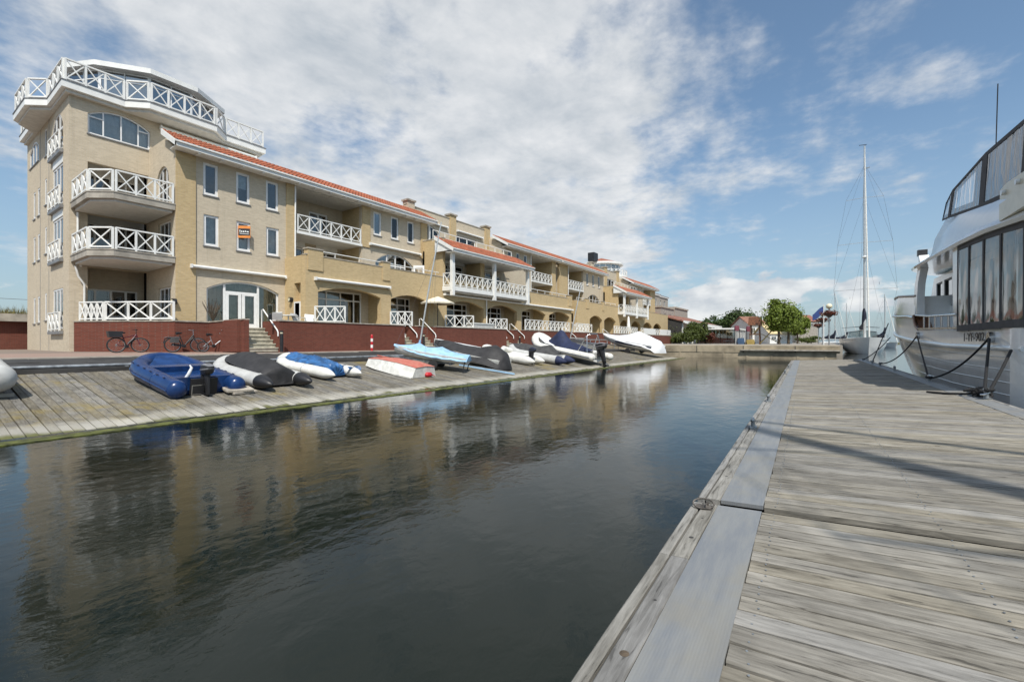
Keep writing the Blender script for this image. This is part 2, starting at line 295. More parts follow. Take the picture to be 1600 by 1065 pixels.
# ================= mesh helpers
OFF = {}
class MB:
    def __init__(s): s.v = []; s.f = []
    def add(s, vs, fs):
        o = len(s.v); s.v += [tuple(v) for v in vs]; s.f += [tuple(i+o for i in f) for f in fs]; return s
    def box(s, x0, x1, y0, y1, z0, z1):
        return s.add([(x0,y0,z0),(x1,y0,z0),(x1,y1,z0),(x0,y1,z0),(x0,y0,z1),(x1,y0,z1),(x1,y1,z1),(x0,y1,z1)],
              [(3,2,1,0),(4,5,6,7),(0,1,5,4),(1,2,6,5),(2,3,7,6),(3,0,4,7)])
    def bar(s, p, q, w, h=None, up=(0,0,1)):
        p, q = Vector(p), Vector(q); h = h or w; d = (q-p).normalized(); up = Vector(up)
        if abs(d.dot(up)) > .98: up = Vector((0,1,0))
        a = d.cross(up).normalized()*w/2; b = a.cross(d).normalized()*h/2
        vs = [p-a-b, p+a-b, p+a+b, p-a+b, q-a-b, q+a-b, q+a+b, q-a+b]
        return s.add(vs, [(0,1,2,3),(7,6,5,4),(4,5,1,0),(5,6,2,1),(6,7,3,2),(7,4,0,3)])
    def loft(s, rings, closed=True, caps=True):
        n = len(rings[0]); o = len(s.v)
        for r in rings: s.v += [tuple(p) for p in r]
        for i in range(len(rings)-1):
            for j in range(n if closed else n-1):
                a = o+i*n+j; b_ = o+i*n+(j+1) % n
                s.f.append((a, b_, b_+n, a+n))
        if caps:
            s.f.append(tuple(o+j for j in range(n-1, -1, -1))); s.f.append(tuple(o+(len(rings)-1)*n+j for j in range(n)))
        return s
    def tube(s, pts, r, n=8, caps=True):
        pts = [Vector(p) for p in pts]; k = len(pts); rr = r if isinstance(r, (list, tuple)) else [r]*k
        rings = []; ref = None
        for i, p in enumerate(pts):
            d = (pts[min(i+1, k-1)]-pts[max(i-1, 0)]).normalized()
            if ref is None:
                ref = Vector((0,0,1)) if abs(d.z) < .9 else Vector((1,0,0))
            a = (ref - d*ref.dot(d)).normalized(); ref = a; b_ = d.cross(a)
            rings.append([p+(a*math.cos(2*PI*j/n)+b_*math.sin(2*PI*j/n))*rr[i] for j in range(n)])
        return s.loft(rings, True, caps)
    def extr(s, pts, vec):
        n = len(pts); v = Vector(vec); o = len(s.v)
        s.v += [tuple(p) for p in pts]+[tuple(Vector(p)+v) for p in pts]
        s.f.append(tuple(o+i for i in range(n-1, -1, -1))); s.f.append(tuple(o+n+i for i in range(n)))
        for i in range(n): s.f.append((o+i, o+(i+1) % n, o+n+(i+1) % n, o+n+i))
        return s
    def wall(s, outer, holes, vec):
        loops = [outer]+list(holes); vec = Vector(vec); fl = [Vector(p) for l in loops for p in l]
        tris = tessellate_polygon([[Vector(p) for p in l] for l in loops]); o = len(s.v); n = len(fl)
        s.v += [tuple(p) for p in fl]+[tuple(p+vec) for p in fl]
        for a, b_, c in tris: s.f.append((o+a, o+b_, o+c)); s.f.append((o+n+c, o+n+b_, o+n+a))
        i0 = 0
        for l in loops:
            m_ = len(l)
            for i in range(m_): a, b_ = i0+i, i0+(i+1) % m_; s.f.append((o+a, o+n+a, o+n+b_, o+b_))
            i0 += m_
        return s
    def lathe(s, prof, c=(0,0,0), n=16):
        rings = [[(c[0]+r*math.cos(2*PI*j/n), c[1]+r*math.sin(2*PI*j/n), c[2]+z) for j in range(n)] for r, z in prof]
        return s.loft(rings, True, True)
    def mesh(s, name, off=(0,0,0), sm=None):
        me = bpy.data.meshes.new(name)
        me.from_pydata([(v[0]-off[0], v[1]-off[1], v[2]-off[2]) for v in s.v], [], s.f)
        bm = bmesh.new(); bm.from_mesh(me); bmesh.ops.recalc_face_normals(bm, faces=bm.faces); bm.to_mesh(me); bm.free()
        if sm: me.shade_smooth(); me.set_sharp_from_angle(angle=R(sm))
        return me
    def build(s, name, mat, parent=None, sm=None, loc=None):
        off = OFF.get(parent.name, (0,0,0)) if parent else (0,0,0)
        me = s.mesh(name, off, sm); me.materials.append(mat)
        o = bpy.data.objects.new(name, me); C.objects.link(o)
        if parent: o.parent = parent; OFF[o.name] = off
        if loc: o.location = loc
        return o
def tag(o, label=None, cat=None, group=None, kind=None):
    if label: o['label'] = label
    if cat: o['category'] = cat
    if group: o['group'] = group
    if kind: o['kind'] = kind
    return o
def thing(name, label, cat, loc=(0,0,0), rot=(0,0,0), group=None, off=None):
    o = bpy.data.objects.new(name, None); C.objects.link(o); o.location = loc; o.rotation_euler = rot; o.empty_display_size = .2
    OFF[o.name] = tuple(off) if off is not None else (0,0,0)
    return tag(o, label, cat, group)
def wthing(name, label, cat, base, group=None): return thing(name, label, cat, base, group=group, off=base)   # parts given in world coordinates
def struct(name, mb, mat, sm=None): return tag(mb.build(name, mat, None, sm), kind='structure')
def copy_tree(o, parent=None):
    c = o.copy(); C.objects.link(c); c.parent = parent
    for ch in list(o.children): copy_tree(ch, c)
    return c
def clone(o, parent, loc):
    c = o.copy(); C.objects.link(c); c.parent = parent; c.location = loc; return c
def text_obj(s, size, mat, parent, mtx, name='lettering', depth=.004, align='CENTER', sx=1.0):
    cu = bpy.data.curves.new(name, 'FONT'); cu.body = s; cu.size = size; cu.extrude = depth; cu.align_x = align; cu.align_y = 'CENTER'
    to = bpy.data.objects.new(name, cu); C.objects.link(to); dg = bpy.context.evaluated_depsgraph_get(); dg.update()
    me = bpy.data.meshes.new_from_object(to.evaluated_get(dg)); bpy.data.objects.remove(to)
    me.transform(mtx @ Matrix.Diagonal((sx, 1, 1, 1))); me.materials.clear(); me.materials.append(mat)
    off = OFF.get(parent.name, (0,0,0)); me.transform(Matrix.Translation((-off[0], -off[1], -off[2])))
    o = bpy.data.objects.new(name, me); C.objects.link(o); o.parent = parent; OFF[o.name] = off; o['kind'] = 'stuff'; return o
# pixel of the photograph -> position on a known plane of the place
def tx(px, y): d = ray_dir(px, 534); return d.x/d.y*y
def zz(px, py, y): d = ray_dir(px, py); return d.z/d.y*y
class Pl:                                                   # a vertical plane: u along it, z up, w outwards
    def __init__(s, o, d, n): s.o, s.d, s.n = o, d, n
    def p(s, u, z, w=0.0): return Vector((s.o[0]+s.d[0]*u+s.n[0]*w, s.o[1]+s.d[1]*u+s.n[1]*w, z))
def FR(y): return Pl((0, y), (1, 0), (0, -1))
def SI(t): return Pl((t, 0), (0, 1), (-1, 0))
def arch(u0, u1, z0, zs, zc=None, n=12):
    if zc is None: return [(u0,z0),(u1,z0),(u1,zs),(u0,zs)]
    um, h, w = (u0+u1)/2, zc-zs, (u1-u0)/2
    r = (w*w+h*h)/(2*h); cz = zc-r; a0 = math.asin(min(1, w/r))
    if h > w*.98: a0 = PI/2; 
    return [(u0,z0),(u1,z0)]+[(um+r*math.sin(a0-2*a0*i/n), cz+r*math.cos(a0-2*a0*i/n)) for i in range(n+1)]
def panel(parent, pl, u0, u1, z0, z1, holes=(), th=.3, mat=PALE, name='wall', w=0.0, outer=None):
    out = outer or [(u0,z0),(u1,z0),(u1,z1),(u0,z1)]
    mb = MB(); mb.wall([pl.p(u,z,w) for u, z in out], [[pl.p(u,z,w) for u, z in h] for h in holes], Vector((-pl.n[0]*th, -pl.n[1]*th, 0)))
    return mb.build(name, mat, parent)
def inset(poly, fr):
    us = [p[0] for p in poly]; zs = [p[1] for p in poly]; uc, zc = (min(us)+max(us))/2, (min(zs)+max(zs))/2
    a = 1-2*fr/(max(us)-min(us)); b_ = 1-2*fr/(max(zs)-min(zs))
    return [(uc+(u-uc)*a, zc+(z-zc)*b_) for u, z in poly]
def top_at(poly, u):
    pts = poly[2:]
    for (a, za), (b_, zb) in zip(pts, pts[1:]):
        if min(a, b_)-1e-6 <= u <= max(a, b_)+1e-6 and abs(a-b_) > 1e-9: return za+(zb-za)*(u-a)/(b_-a)
    return max(p[1] for p in poly)
def window(parent, pl, poly, cols=(), rows=(), w=-.09, fr=.085, cur=None, sill=True, name='window', glass=None, frame=WHITEF, bar=.06):
    inn = inset(poly, fr); mb = MB(); tn = Vector((-pl.n[0]*.07, -pl.n[1]*.07, 0))
    mb.wall([pl.p(u,z,w) for u, z in poly], [[pl.p(u,z,w) for u, z in inn]], tn)
    us = [p[0] for p in poly]; zs = [p[1] for p in poly]; u0, u1, z0, z1 = min(us), max(us), min(zs), max(zs)
    for c in cols:
        u = u0+(u1-u0)*c; zt = top_at(poly, u)-fr*.4
        mb.extr([pl.p(u-bar/2,z0+fr*.5,w+.004), pl.p(u+bar/2,z0+fr*.5,w+.004), pl.p(u+bar/2,zt,w+.004), pl.p(u-bar/2,zt,w+.004)], tn)
    for (f, a, b_) in rows:
        z = z0+(z1-z0)*f; ua, ub = u0+(u1-u0)*a, u0+(u1-u0)*b_
        mb.extr([pl.p(ua,z-bar/2,w+.007), pl.p(ub,z-bar/2,w+.007), pl.p(ub,z+bar/2,w+.007), pl.p(ua,z+bar/2,w+.007)], tn)
    wo_ = mb.build(name, frame, parent)
    MB().extr([pl.p(u,z,w-.03) for u, z in inn], Vector((-pl.n[0]*.008, -pl.n[1]*.008, 0))).build('pane', glass or GLASS, wo_)
    if cur:
        mat, a, b_, lo = cur; m2 = MB(); k = max(8, int((u1-u0)*(b_-a)*14)); top = []; bot = []
        for i in range(k+1):
            u = u0+.04+(u1-u0-.08)*(a+(b_-a)*i/k); ww = w-.17+.03*math.sin(i*1.9)+.012*math.sin(i*.7)
            zt = min(top_at(poly, min(max(u, u0), u1)), z1)-.05
            top.append(pl.p(u, zt, ww)); bot.append(pl.p(u, max(z0+(z1-z0)*lo, z0+.03), ww))
        m2.loft([top, bot], False, False); m2.build('curtain', mat, wo_, 60)
    if sill:
        MB().extr([pl.p(u0-.04,z0-.07,.05), pl.p(u1+.04,z0-.07,.05), pl.p(u1+.04,z0-.012,.05), pl.p(u0-.04,z0-.012,.05)], Vector((-pl.n[0]*.17, -pl.n[1]*.17, 0))).build('sill', ZINC, wo_)
    return wo_
def railing(parent, p0, p1, z, n, h=.95, s=.055, mat=WHITE, posts=True):
    p0 = Vector((p0[0], p0[1], z)); p1 = Vector((p1[0], p1[1], z)); e_ = (p1-p0).normalized()*s*1.1; p0 += e_; p1 -= e_; st = (p1-p0)/n; up = Vector((0,0,1)); mb = MB()
    mb.bar(p0+up*h, p1+up*h, s*1.5, s); mb.bar(p0+up*.1, p1+up*.1, s*1.1, s)
    for i in range(n+1): mb.bar(p0+st*i-up*.02, p0+st*i+up*(h+.02), s*1.25)
    rl = mb.build('railing', mat, parent)
    a, b_ = p0+st*.06, p0+st*.94
    m2 = MB(); d = st.normalized(); nn_ = Vector((-d.y, d.x, 0))*.004
    m2.bar(a+up*.13+nn_, b_+up*(h-.05)+nn_, s*.7, s*.72); m2.bar(a+up*(h-.05)-nn_, b_+up*.13-nn_, s*.7, s*.72)
    x = m2.build('cross_panel', mat, rl)
    for i in range(1, n): clone(x, rl, st*i)
    return rl
def poly_slab(parent, pts, z0, z1, mat, name): return MB().extr([(p[0],p[1],z0) for p in pts], (0,0,z1-z0)).build(name, mat, parent)
def awning(parent, t0, t1, y, z, mat=WHITE, name='awning_box'):
    mb = MB(); mb.tube([(t0,y-.16,z),(t1,y-.16,z)], .085, 8); mb.box(t0, t1, y-.16, y-.02, z+.02, z+.09); mb.box(t0-.03, t0+.05, y-.27, y-.004, z-.1, z+.1); mb.box(t1-.05, t1+.03, y-.27, y-.004, z-.1, z+.1)
    return mb.build(name, mat, parent, 40)
def pipe(parent, pts, r=.045, mat=WHITE): return MB().tube(pts, r, 8).build('downpipe', mat, parent, 50)
def tiles(parent, t0, t1, ye, ze, yr, zr, mat=TILE, pitch=.24, row=.34):
    L = math.hypot(yr-ye, zr-ze); dy_, dz_ = (yr-ye)/L, (zr-ze)/L; ny, nz = -dz_, dy_
    nr = max(2, round(L/row)); nc = max(2, round((t1-t0)/pitch)); sm = 5; rings = []
    for r_ in range(nr):
        for e, hh in ((0, .035), (1, 0.0)):
            s_ = L*(r_+e)/nr; ring = []
            for c in range(nc*sm+1):
                ph = (c % sm)/sm; a = .038*math.sin(2*PI*ph)+.02*math.sin(4*PI*ph)+hh+.02
                ring.append((t0+(t1-t0)*c/(nc*sm), ye+dy_*s_+ny*a, ze+dz_*s_+nz*a))
            rings.append(ring)
    return tag(MB().loft(rings, False, False).build('roof_tiles', mat, parent, 50), kind='stuff')
def eave_roof(parent, t0, t1, ye, ze, yr, zr, mat=TILE, verge0=True, verge1=True, back=None):
    mb = MB(); th = .14
    mb.extr([(t0,ye,ze-th),(t0,yr,zr-th),(t0,yr,zr-.01),(t0,ye,ze-.01)], (t1-t0,0,0))
    if back: mb.extr([(t0+.5,yr+.004,zr-.01),(t0+.5,yr+.004,back[1]-.3),(t0+.5,back[0],back[1]-.3),(t0+.5,back[0],back[1])], (t1-t0-1,0,0))
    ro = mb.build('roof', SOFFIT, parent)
    tiles(ro, t0+.02, t1-.02, ye-.06, ze, yr, zr+.03, mat)
    MB().box(t0-.02, t1+.02, ye-.05, ye-.005, ze-.26, ze+.0).build('fascia', WHITE, ro)
    MB().box(t0, t1, ye-.13, ye-.052, ze-.06, ze+.02).build('gutter', WHITE, ro)
    for tt, ok in ((t0, verge0), (t1, verge1)):
        if ok: MB().extr([(tt-.04,ye-.05,ze-.26),(tt-.04,yr,zr-.24),(tt-.04,yr,zr+.06),(tt-.04,ye-.05,ze+.03)], (.08,0,0)).build('verge_board', WHITE, ro)
    MB().box(t0+.03, t1-.03, ye-.004, ye+.78, ze-.255, ze-.225).build('soffit', WHITE, ro)
    k = int((t1-t0)/1.1); mb = MB()
    for i in range(1, k): tt = t0+(t1-t0)*i/k; mb.box(tt-.05, tt+.05, ye+.01, ye+.45, ze-.33, ze-.256)
    tag(mb.build('rafter_ends', WHITE, ro), kind='stuff')
    return ro

# ================= setting
WZ = -1.5
struct('water', MB().add([(-300,-900,WZ),(2500,-900,WZ),(2500,200,WZ),(-300,200,WZ)], [(0,1,2,3)]), WATER)
QY = 22.3
mb = MB(); mb.extr([(-60,22.2,-2.2),(120,22.2,-2.2),(120,80,-2.2),(-60,80,-2.2)], (0,0,1.65)); struct('quay_ground', mb, EARTH)
mb = MB(); mb.add([(-60,22.05,-.556),(100,22.05,-.556),(100,30,-.5),(-60,30,-.5),(-60,80,-.5),(100,80,-.5)], [(0,1,2,3),(3,2,5,4)]); struct('brick_road', mb, PAVE)
mb = MB(); mb.box(-60, 62, 21.9, 22.06, -.9, -.545); struct('kerb', mb, COPING)
# sloping basalt bank between ramp and road, built from large rough slabs
bank_o = struct('stone_bank', MB().extr([(-60,15.7,-.80),(-60,21.9,-.60),(-60,21.9,-2),(-60,15.7,-2)], (104,0,0)), ASPH)
rs = random.Random(3); k = 0
for row in range(3):
    x = -4+rs.random()
    while x < 40 and k < 150:
        w_ = rs.uniform(1.0, 2.4); y0 = 15.75+row*2.05; y1 = y0+2.0
        zA, zB = -.80+(y0-15.7)*.2/6.2, -.80+(y1-15.7)*.2/6.2; h_ = rs.uniform(.012, .05); q = rs.uniform(-.02, .02)
        MB().add([(x,y0,zA-.03),(x+w_,y0,zA-.03),(x+w_,y1,zB-.03),(x,y1,zB-.03),(x+.02,y0+.03,zA+h_),(x+w_-.02,y0+.03,zA+h_+q),(x+w_-.02,y1-.03,zB+h_),(x+.02,y1-.03,zB+h_)],
             [(4,5,6,7),(0,1,5,4),(1,2,6,5),(2,3,7,6),(3,0,4,7)]).build('slab', ASPH, bank_o)
        x += w_+rs.uniform(.0, .03); k += 1
# wooden boat ramp
def ramp_z(x, y): return -1.5+.14*(y-10.3-.022*x)
ramp = struct('boat_ramp', MB().extr([(-12,9.2,-2.4),(43.5,10.4,-2.4),(43.5,15.7,-2.4),(-12,15.7,-2.4)], (0,0,.55)), CONC)
pk = MB().box(-.063, .063, 0, 5.95, -.06, 0).mesh('ramp_plank'); pk.materials.append(SLIPW)
ang = math.atan(.14); x = -.2; i = 0; rest = MB(); rs = random.Random(5)
while x < 43:
    y0 = 9.62+.022*x+rs.uniform(-.06, .06); z0 = ramp_z(x, y0)+rs.uniform(-.006, .006)
    if x < 27:
        o = bpy.data.objects.new('plank', pk); C.objects.link(o); o.parent = ramp; o.location = (x, y0, z0); o.rotation_euler = (ang, rs.uniform(-.02, .02), rs.uniform(-.002, .002))
    else: rest.extr([(x-.066,y0,z0-.06),(x+.066,y0,z0-.06),(x+.066,y0,z0),(x-.066,y0,z0)], (0,5.95*math.cos(ang),5.95*math.sin(ang)))
    x += .139
tag(rest.build('far_planks', SLIPW, ramp), kind='stuff')
struct('ramp_sill', MB().bar((-12,15.62,ramp_z(-12,15.6)+.0),(43.4,15.62,ramp_z(43.4,15.6)+.0), .14, .2), ASPH)
tag(MB().bar((-12,9.84-.26,-1.53),(43,9.78+.95,-1.53), .32, .09).build('algae_fringe', ALGAE), kind='stuff')
pr = wthing('pipe_rail', 'long pale metal pipe rail along the top of the wooden boat ramp', 'rail', (1,15.72,-.72))
MB().tube([(-6,15.72,-.62),(20,15.72,-.62),(34,15.72,-.62)], .045, 10).build('pipe', GALV, pr, 50)
for x in range(-5, 34, 3): MB().box(x-.04, x+.04, 15.68, 15.76, -.78, -.6).build('bracket', GALV, pr)
# concrete jetty closing the basin, plaza behind it
JCON = pm('brown_concrete', (.36, .30, .21), .9, var=.2, scale=.8, bump=.3, bscale=12)
jt = struct('concrete_jetty', MB().box(46.64, 60, -.75, 24, -3, -.98), JCON)
MB().box(46.6, 60, -1.0, 22.2, -.98, -.35).build('upper_beam', JCON, jt)
MB().box(46.36, 46.598, -1.05, 6.5, -.80, -.68).build('fender_beam', COPING, jt)
xk = 22
for yk in [2.2, 6.3, 10.4, 14.6, 18.5]: MB().box(46.585, 46.6, yk-.03, yk+.03, -.97, -.36).build('joint', DARK, jt)
for yk in range(0, 20, 2): MB().box(46.61, 46.639, yk-.08, yk+.08, -3, -1.0).build('pile_strip', JCON, jt)
struct('plaza', MB().box(59.9, 420, -1.5, 80, -3, -.36), EARTH)
struct('far_shore', MB().box(420, 2400, -900, 600, -3, -.8), GRASS)
# garages left of the tower with planted roof
gar = wthing('garage_block', 'low garage block with white door and grassy flat roof left of the tower', 'garage', (0,44,-.5))
panel(gar, FR(44), -6, 6, -.55, 1.35, [[(-2,-.54),(4.75-.05,-.54),(4.75-.05,1.34),(-2,1.34)]], .4, RED)
MB().box(-6, 7.5, 43.6, 50, 1.35, 1.85).build('roof_edge', CONC, gar)
gd = MB(); 
for i in range(5): gd.box(-2, 4.7, 44.12-.0, 44.2, -.5+.26*i, -.26+.26*i)
gd.build('garage_door', WHITEF, gar); MB().box(-2, 4.7, 44.05, 44.2, .86, 1.0).build('lintel', WHITE, gar); MB().box(-2, 4.7, 44.1, 44.3, 1.0, 1.34).build('fanlight', CURT, gar)
MB().box(-6, 7.4, 44.3, 49.9, -.5, 1.34).build('inner_core', DARK, gar)  # added core box; its near-black colour stands for the unlit inside
rs = random.Random(11); gb = MB()
for i in range(2500):
    x, y = rs.uniform(-6, 7.4), rs.uniform(43.7, 47); h_ = rs.uniform(.15, .6)*(1 if rs.random() < .8 else 1.4); a = rs.uniform(0, 6.28); l = rs.uniform(-.15, .15)
    gb.add([(x-.02*math.cos(a),y-.02*math.sin(a),1.84),(x+.02*math.cos(a),y+.02*math.sin(a),1.84),(x+l,y+l*.5,1.84+h_)], [(0,1,2)])
tag(gb.build('roof_grass', GRASS), 'dry grass growing on the garage roof', 'grass', kind='stuff')
rf = wthing('roof_fence', 'thin wire fence on the grassy garage roof left of the tower', 'fence', (0,45,1.85))
MB().tube([(-6,45,2.9),(7.3,45,2.9)], .015, 5).build('wire', WIRE, rf)
for x in (-4, -1, 2, 4.6, 7): MB().tube([(x,45,1.84),(x,45,3.05)], .025, 6).build('post', WIRE, rf)

# ================= floating jetty (the dock the camera stands on)
DYAW, DPIT, DROL = R(1.83), R(.137), R(-2.418)
DM = Euler((DROL, -DPIT, DYAW), 'XYZ').to_matrix()
DO = Vector((12, -.8, -1.0))
dock = thing('floating_jetty', 'weathered plank floating jetty with ribbed metal edge strips running away from the viewer', 'jetty', DM@DO, (DROL, -DPIT, DYAW), off=DO)
def dockp(px, py):                                     # point on the deck seen at a pixel
    d = DM.transposed()@ray_dir(px, py); return DM@(d*(-1.0/d.z))
L0, L1, L2, L3, R0, R1 = .634, .582, .494, .252, -2.07, -2.365
secs = [(-6, 3.02), (3.12, 15.2), (15.24, 27.45)]
rs = random.Random(21)
def beam(mb, x0, x1, y0, y1, z0, z1, r_=.006):
    n = max(2, int((x1-x0)/.6)); top = []; 
    rings = []
    for i in range(n+1):
        x = x0+(x1-x0)*i/n; a = rs.uniform(-.004, .004); b_ = rs.uniform(-.003, .003)
        rings.append([(x,y0+a,z0),(x,y1+b_,z0),(x,y1+b_,z1-r_),(x,y1-r_+b_,z1),(x,y0+r_+a,z1),(x,y0+a,z1-r_)])
    return mb.loft(rings, True, True)
for si, (s0, s1) in enumerate(secs):
    step = 4.1; x = s0
    while x < s1-.3:
        e = min(x+step, s1) if s1-x-step > .8 else s1
        beam(MB(), x, e-.004, L1+.004, L0, -1.16, -1.0+.004).build('edge_beam', BEAM, dock)
        beam(MB(), x, e-.004, L2+.003, L1-.004, -1.12, -1.0+.004).build('inner_beam', BEAM, dock)
        beam(MB(), x, e-.004, R1, R1+.07, -1.16, -1.0+.002).build('edge_beam', BEAM, dock)
        x = e
    x = s0; step = 3.0
    while x < s1-.2:
        e = min(x+step, s1) if s1-x-step > .8 else s1
        MB().box(x+.002, e-.003, L3+.003, L2-.002, -1.02, -.996).build('metal_strip', ALUM, dock)
        MB().box(x+.002, e-.003, R1+.075, R0-.003, -1.02, -.996).build('metal_strip', ALUM, dock)
        x = e
    MB().box(s0+.02, s1-.02, R1+.1, L1-.02, -1.5, -1.07).build('frame', DARK, dock)
    MB().box(s0+.4, s1-.4, R1+.3, L0-.3, -1.9, -1.45).build('float', CONC, dock)
meshes = []
for k in range(6):
    rr = random.Random(50+k); mb = MB(); rings = []
    for i in range(6):
        y = R0+(L3-R0)*i/5; 
        if i in (0, 5): y += rr.uniform(-.008, .004)*(1 if i else -1)
        a, b_, c, d = (rr.uniform(-.002, .002) for _ in range(4)); hw = .0496
        rings.append([(-hw+a,y,-.035),(hw+b_,y,-.035),(hw+b_,y,-.004),(hw-.005+b_,y,c*.6),(-hw+.005+a,y,d*.6),(-hw+a,y,-.004)])
    me = mb.loft(rings, True, True).mesh('plank'); me.materials.append(DECK); meshes.append(me)
pitch = .1136; npk = 0; scr = MB()
for (s0, s1) in secs:
    x = max(s0, -1.8)+.06 if s0 < 0 else s0+.06
    if s0 < 0: x = s1-.06-pitch*math.floor((s1-.06+1.6)/pitch)
    while x < s1-.03:
        o = bpy.data.objects.new('plank', meshes[rs.randrange(6)]); C.objects.link(o); o.parent = dock; npk += 1
        o.location = Vector((x, rs.uniform(-.004, .004), -1.0+rs.uniform(-.003, .002)))-DO; o.rotation_euler = (0, rs.uniform(-.012, .012), rs.uniform(-.0012, .0012))
        if -.5 < x < 9:
            for yy in (.19, -.55, -1.95):
                for q in (-.028, .028):
                    scr.lathe([(.004,-.999),(.004,-.9960),(.0015,-.9956)], (x+q+rs.uniform(-.006, .006), yy+rs.uniform(-.01, .01), .0), 6)
        x += pitch
tag(scr.build('screws', GALV, dock, 30), kind='stuff')
# bolt holes and plugs in the edge beam
for x, r_ in ((1.42, .016), (1.78, .006), (2.45, .012), (2.75, .006), (3.7, .010), (4.5, .010), (5.2, .008)): MB().lathe([(r_,-1.02),(r_,-.9952),(r_*.6,-.9949)], (x, .535, 0), 12).build('bolt_plug', BARK if r_ > .015 else DARK, dock, 30)
def cleat(label, x, y, big=1.0, mat=GALV, group='mooring cleats on the jetty'):
    c = thing('mooring_cleat', label, 'cleat', DM@Vector((x,y,-.994)), (DROL, -DPIT, DYAW+rs.uniform(-.1, .1)), group)
    MB().box(-.09*big, .09*big, -.035*big, .035*big, 0, .012).build('base_plate', mat, c)
    MB().tube([(0,0,.01),(0,0,.06*big),(0,0,.085*big)], [.026*big,.022*big,.032*big], 10).build('stem', mat, c, 50)
    MB().tube([(-.075*big,0,.10*big),(-.03*big,0,.09*big),(.03*big,0,.09*big),(.075*big,0,.10*big)], [.014*big,.022*big,.022*big,.014*big], 8).build('horn', mat, c, 50)
    return c
def dl(px, py): d = DM.transposed()@ray_dir(px, py); d = d*(-1.0/d.z); return d.x, d.y
for i, (px, py, lb) in enumerate([(1177, 668, 'nearest upright cleat on the left edge beam of the jetty'), (1198, 627, 'second nearest cleat on the left edge beam of the jetty'),
        (1222.5, 584, 'third cleat along the left edge beam of the jetty'), (1229, 575, 'fourth and farther cleat on the left edge of the jetty')]):
    x, y = dl(px, py); cleat(lb, x, .55, 1.0)
RUST = pm('dull_rusty_steel', (.14, .125, .11), .7, .4, var=.3, scale=20)
ring = thing('mooring_ring', 'rusty mooring ring on a plate at the joint of the left edge beam', 'ring', DM@Vector((2.93,.56,-.995)), (DROL, -DPIT, DYAW))
MB().box(-.035, .035, -.05, .045, 0, .008).build('plate', RUST, ring)
MB().tube([(.0+.04*math.cos(a*PI/8), .06*math.sin(a*PI/8), .025+.018*math.cos(a*PI/8)) for a in range(17)], .005, 8, False).build('ring', RUST, ring, 60)
MB().tube([(-.03,-.02,.005),(-.02,-.02,.03),(.02,-.02,.03),(.03,-.02,.005)], .006, 6).build('staple', RUST, ring, 60)

# ================= corner tower
TF, TL = 31.8, 5.79                                     # planes of its front and its end face
tw = wthing('apartment_tower', 'tall pale brick corner tower with glazed octagonal penthouse at the left', 'apartment building', (10,35,-.5))
F, S = FR(TF), SI(TL)
up_arch = arch(6.5, 9.17, 11.0, 12.03, 12.5)
rec1 = [(6.5,4.5),(9.08,4.5),(9.08,6.75),(6.5,6.75)]; rec2 = [(6.5,7.2),(9.08,7.2),(9.08,9.5),(6.5,9.5)]; rec0 = [(6.5,.78),(9.08,.78),(9.08,3.95),(6.5,3.95)]
panel(tw, F, TL, 15.1, -.55, 12.8, [up_arch, rec0, rec1, rec2], .3)
window(tw, F, up_arch, (.24, .52, .80), [(.62, 0.03, .24), (.62, .80, .97)], cur=(BLIND, 0, 1, .0))
B = FR(TF+1.5)
for z0, z1 in ((.78, 2.95), (4.5, 6.6), (7.2, 9.3)):
    d1 = [(6.6,z0),(9.0,z0),(9.0,z1),(6.6,z1)]
    panel(tw, B, 6.2, 9.3, z0-.05, z1+1.2, [d1], .2, PALE if z0 < 1 else WHITE)
    window(tw, B, d1, (.22, .5, .78), [(.3, .22, .5), (.3, .5, .78)], cur=(CURT, 0, .25, 0), name='glazed_doors', sill=False, bar=.1)
    MB().box(6.2, 9.09, TF+.3, TF+1.5, z0-.2, z0-.004).build('floor_slab', CONC, tw)
    MB().box(6.2, 6.49, TF+.3, TF+1.5, z0, z1+1.0).build('recess_side', PALE, tw)
MB().box(6.2, 15, TF+1.75, 42, -.4, 12.7).build('inner_core', DARK, tw)  # core box added behind the facade, darkness of the rooms put into its colour
# end face with french windows and slits
holes = []; items = []
def slit(ya, yb, z0, z1): p = [(ya,z0),(yb,z0),(yb,z1),(ya,z1)]; holes.append(p); items.append((p, (), (), None))
def ly(px): return TL/ (tx(px, 1.0))
for z0, z1 in ((7.62, 9.28), (4.93, 6.5), (1.14, 2.72)):
    slit(ly(55.5), ly(52.3), z0, z1); slit(ly(62.2), ly(58.8), z0+.03, z1+.03)
for z0, z1 in ((10.77, 12.36), (7.95, 9.47), (5.12, 6.66), (1.26, 2.82)): slit(ly(73.2), ly(70.2), z0, z1)
fw = []
for z0, z1 in ((7.37, 9.5), (4.53, 6.67), (.70, 2.87)):
    p = [(33.05,z0),(35.3,z0),(35.3,z1),(33.05,z1)]; holes.append(p); fw.append((p, z0))
p = arch(33.05, 35.5, 10.28, 11.5, 12.35); holes.append(p); fw.append((p, 10.28))
p = arch(39.1, 41.7, 11.0, 11.9, 12.4); holes.append(p); items.append((p, (.33, .66), (), (BLIND, 0, 1, 0)))
panel(tw, S, 32.1+.002, 42.3, -.55, 12.8, holes, .3)
for p, c, r_, cu in items: window(tw, S, p, c, r_, cur=cu, fr=.10, w=-.015)
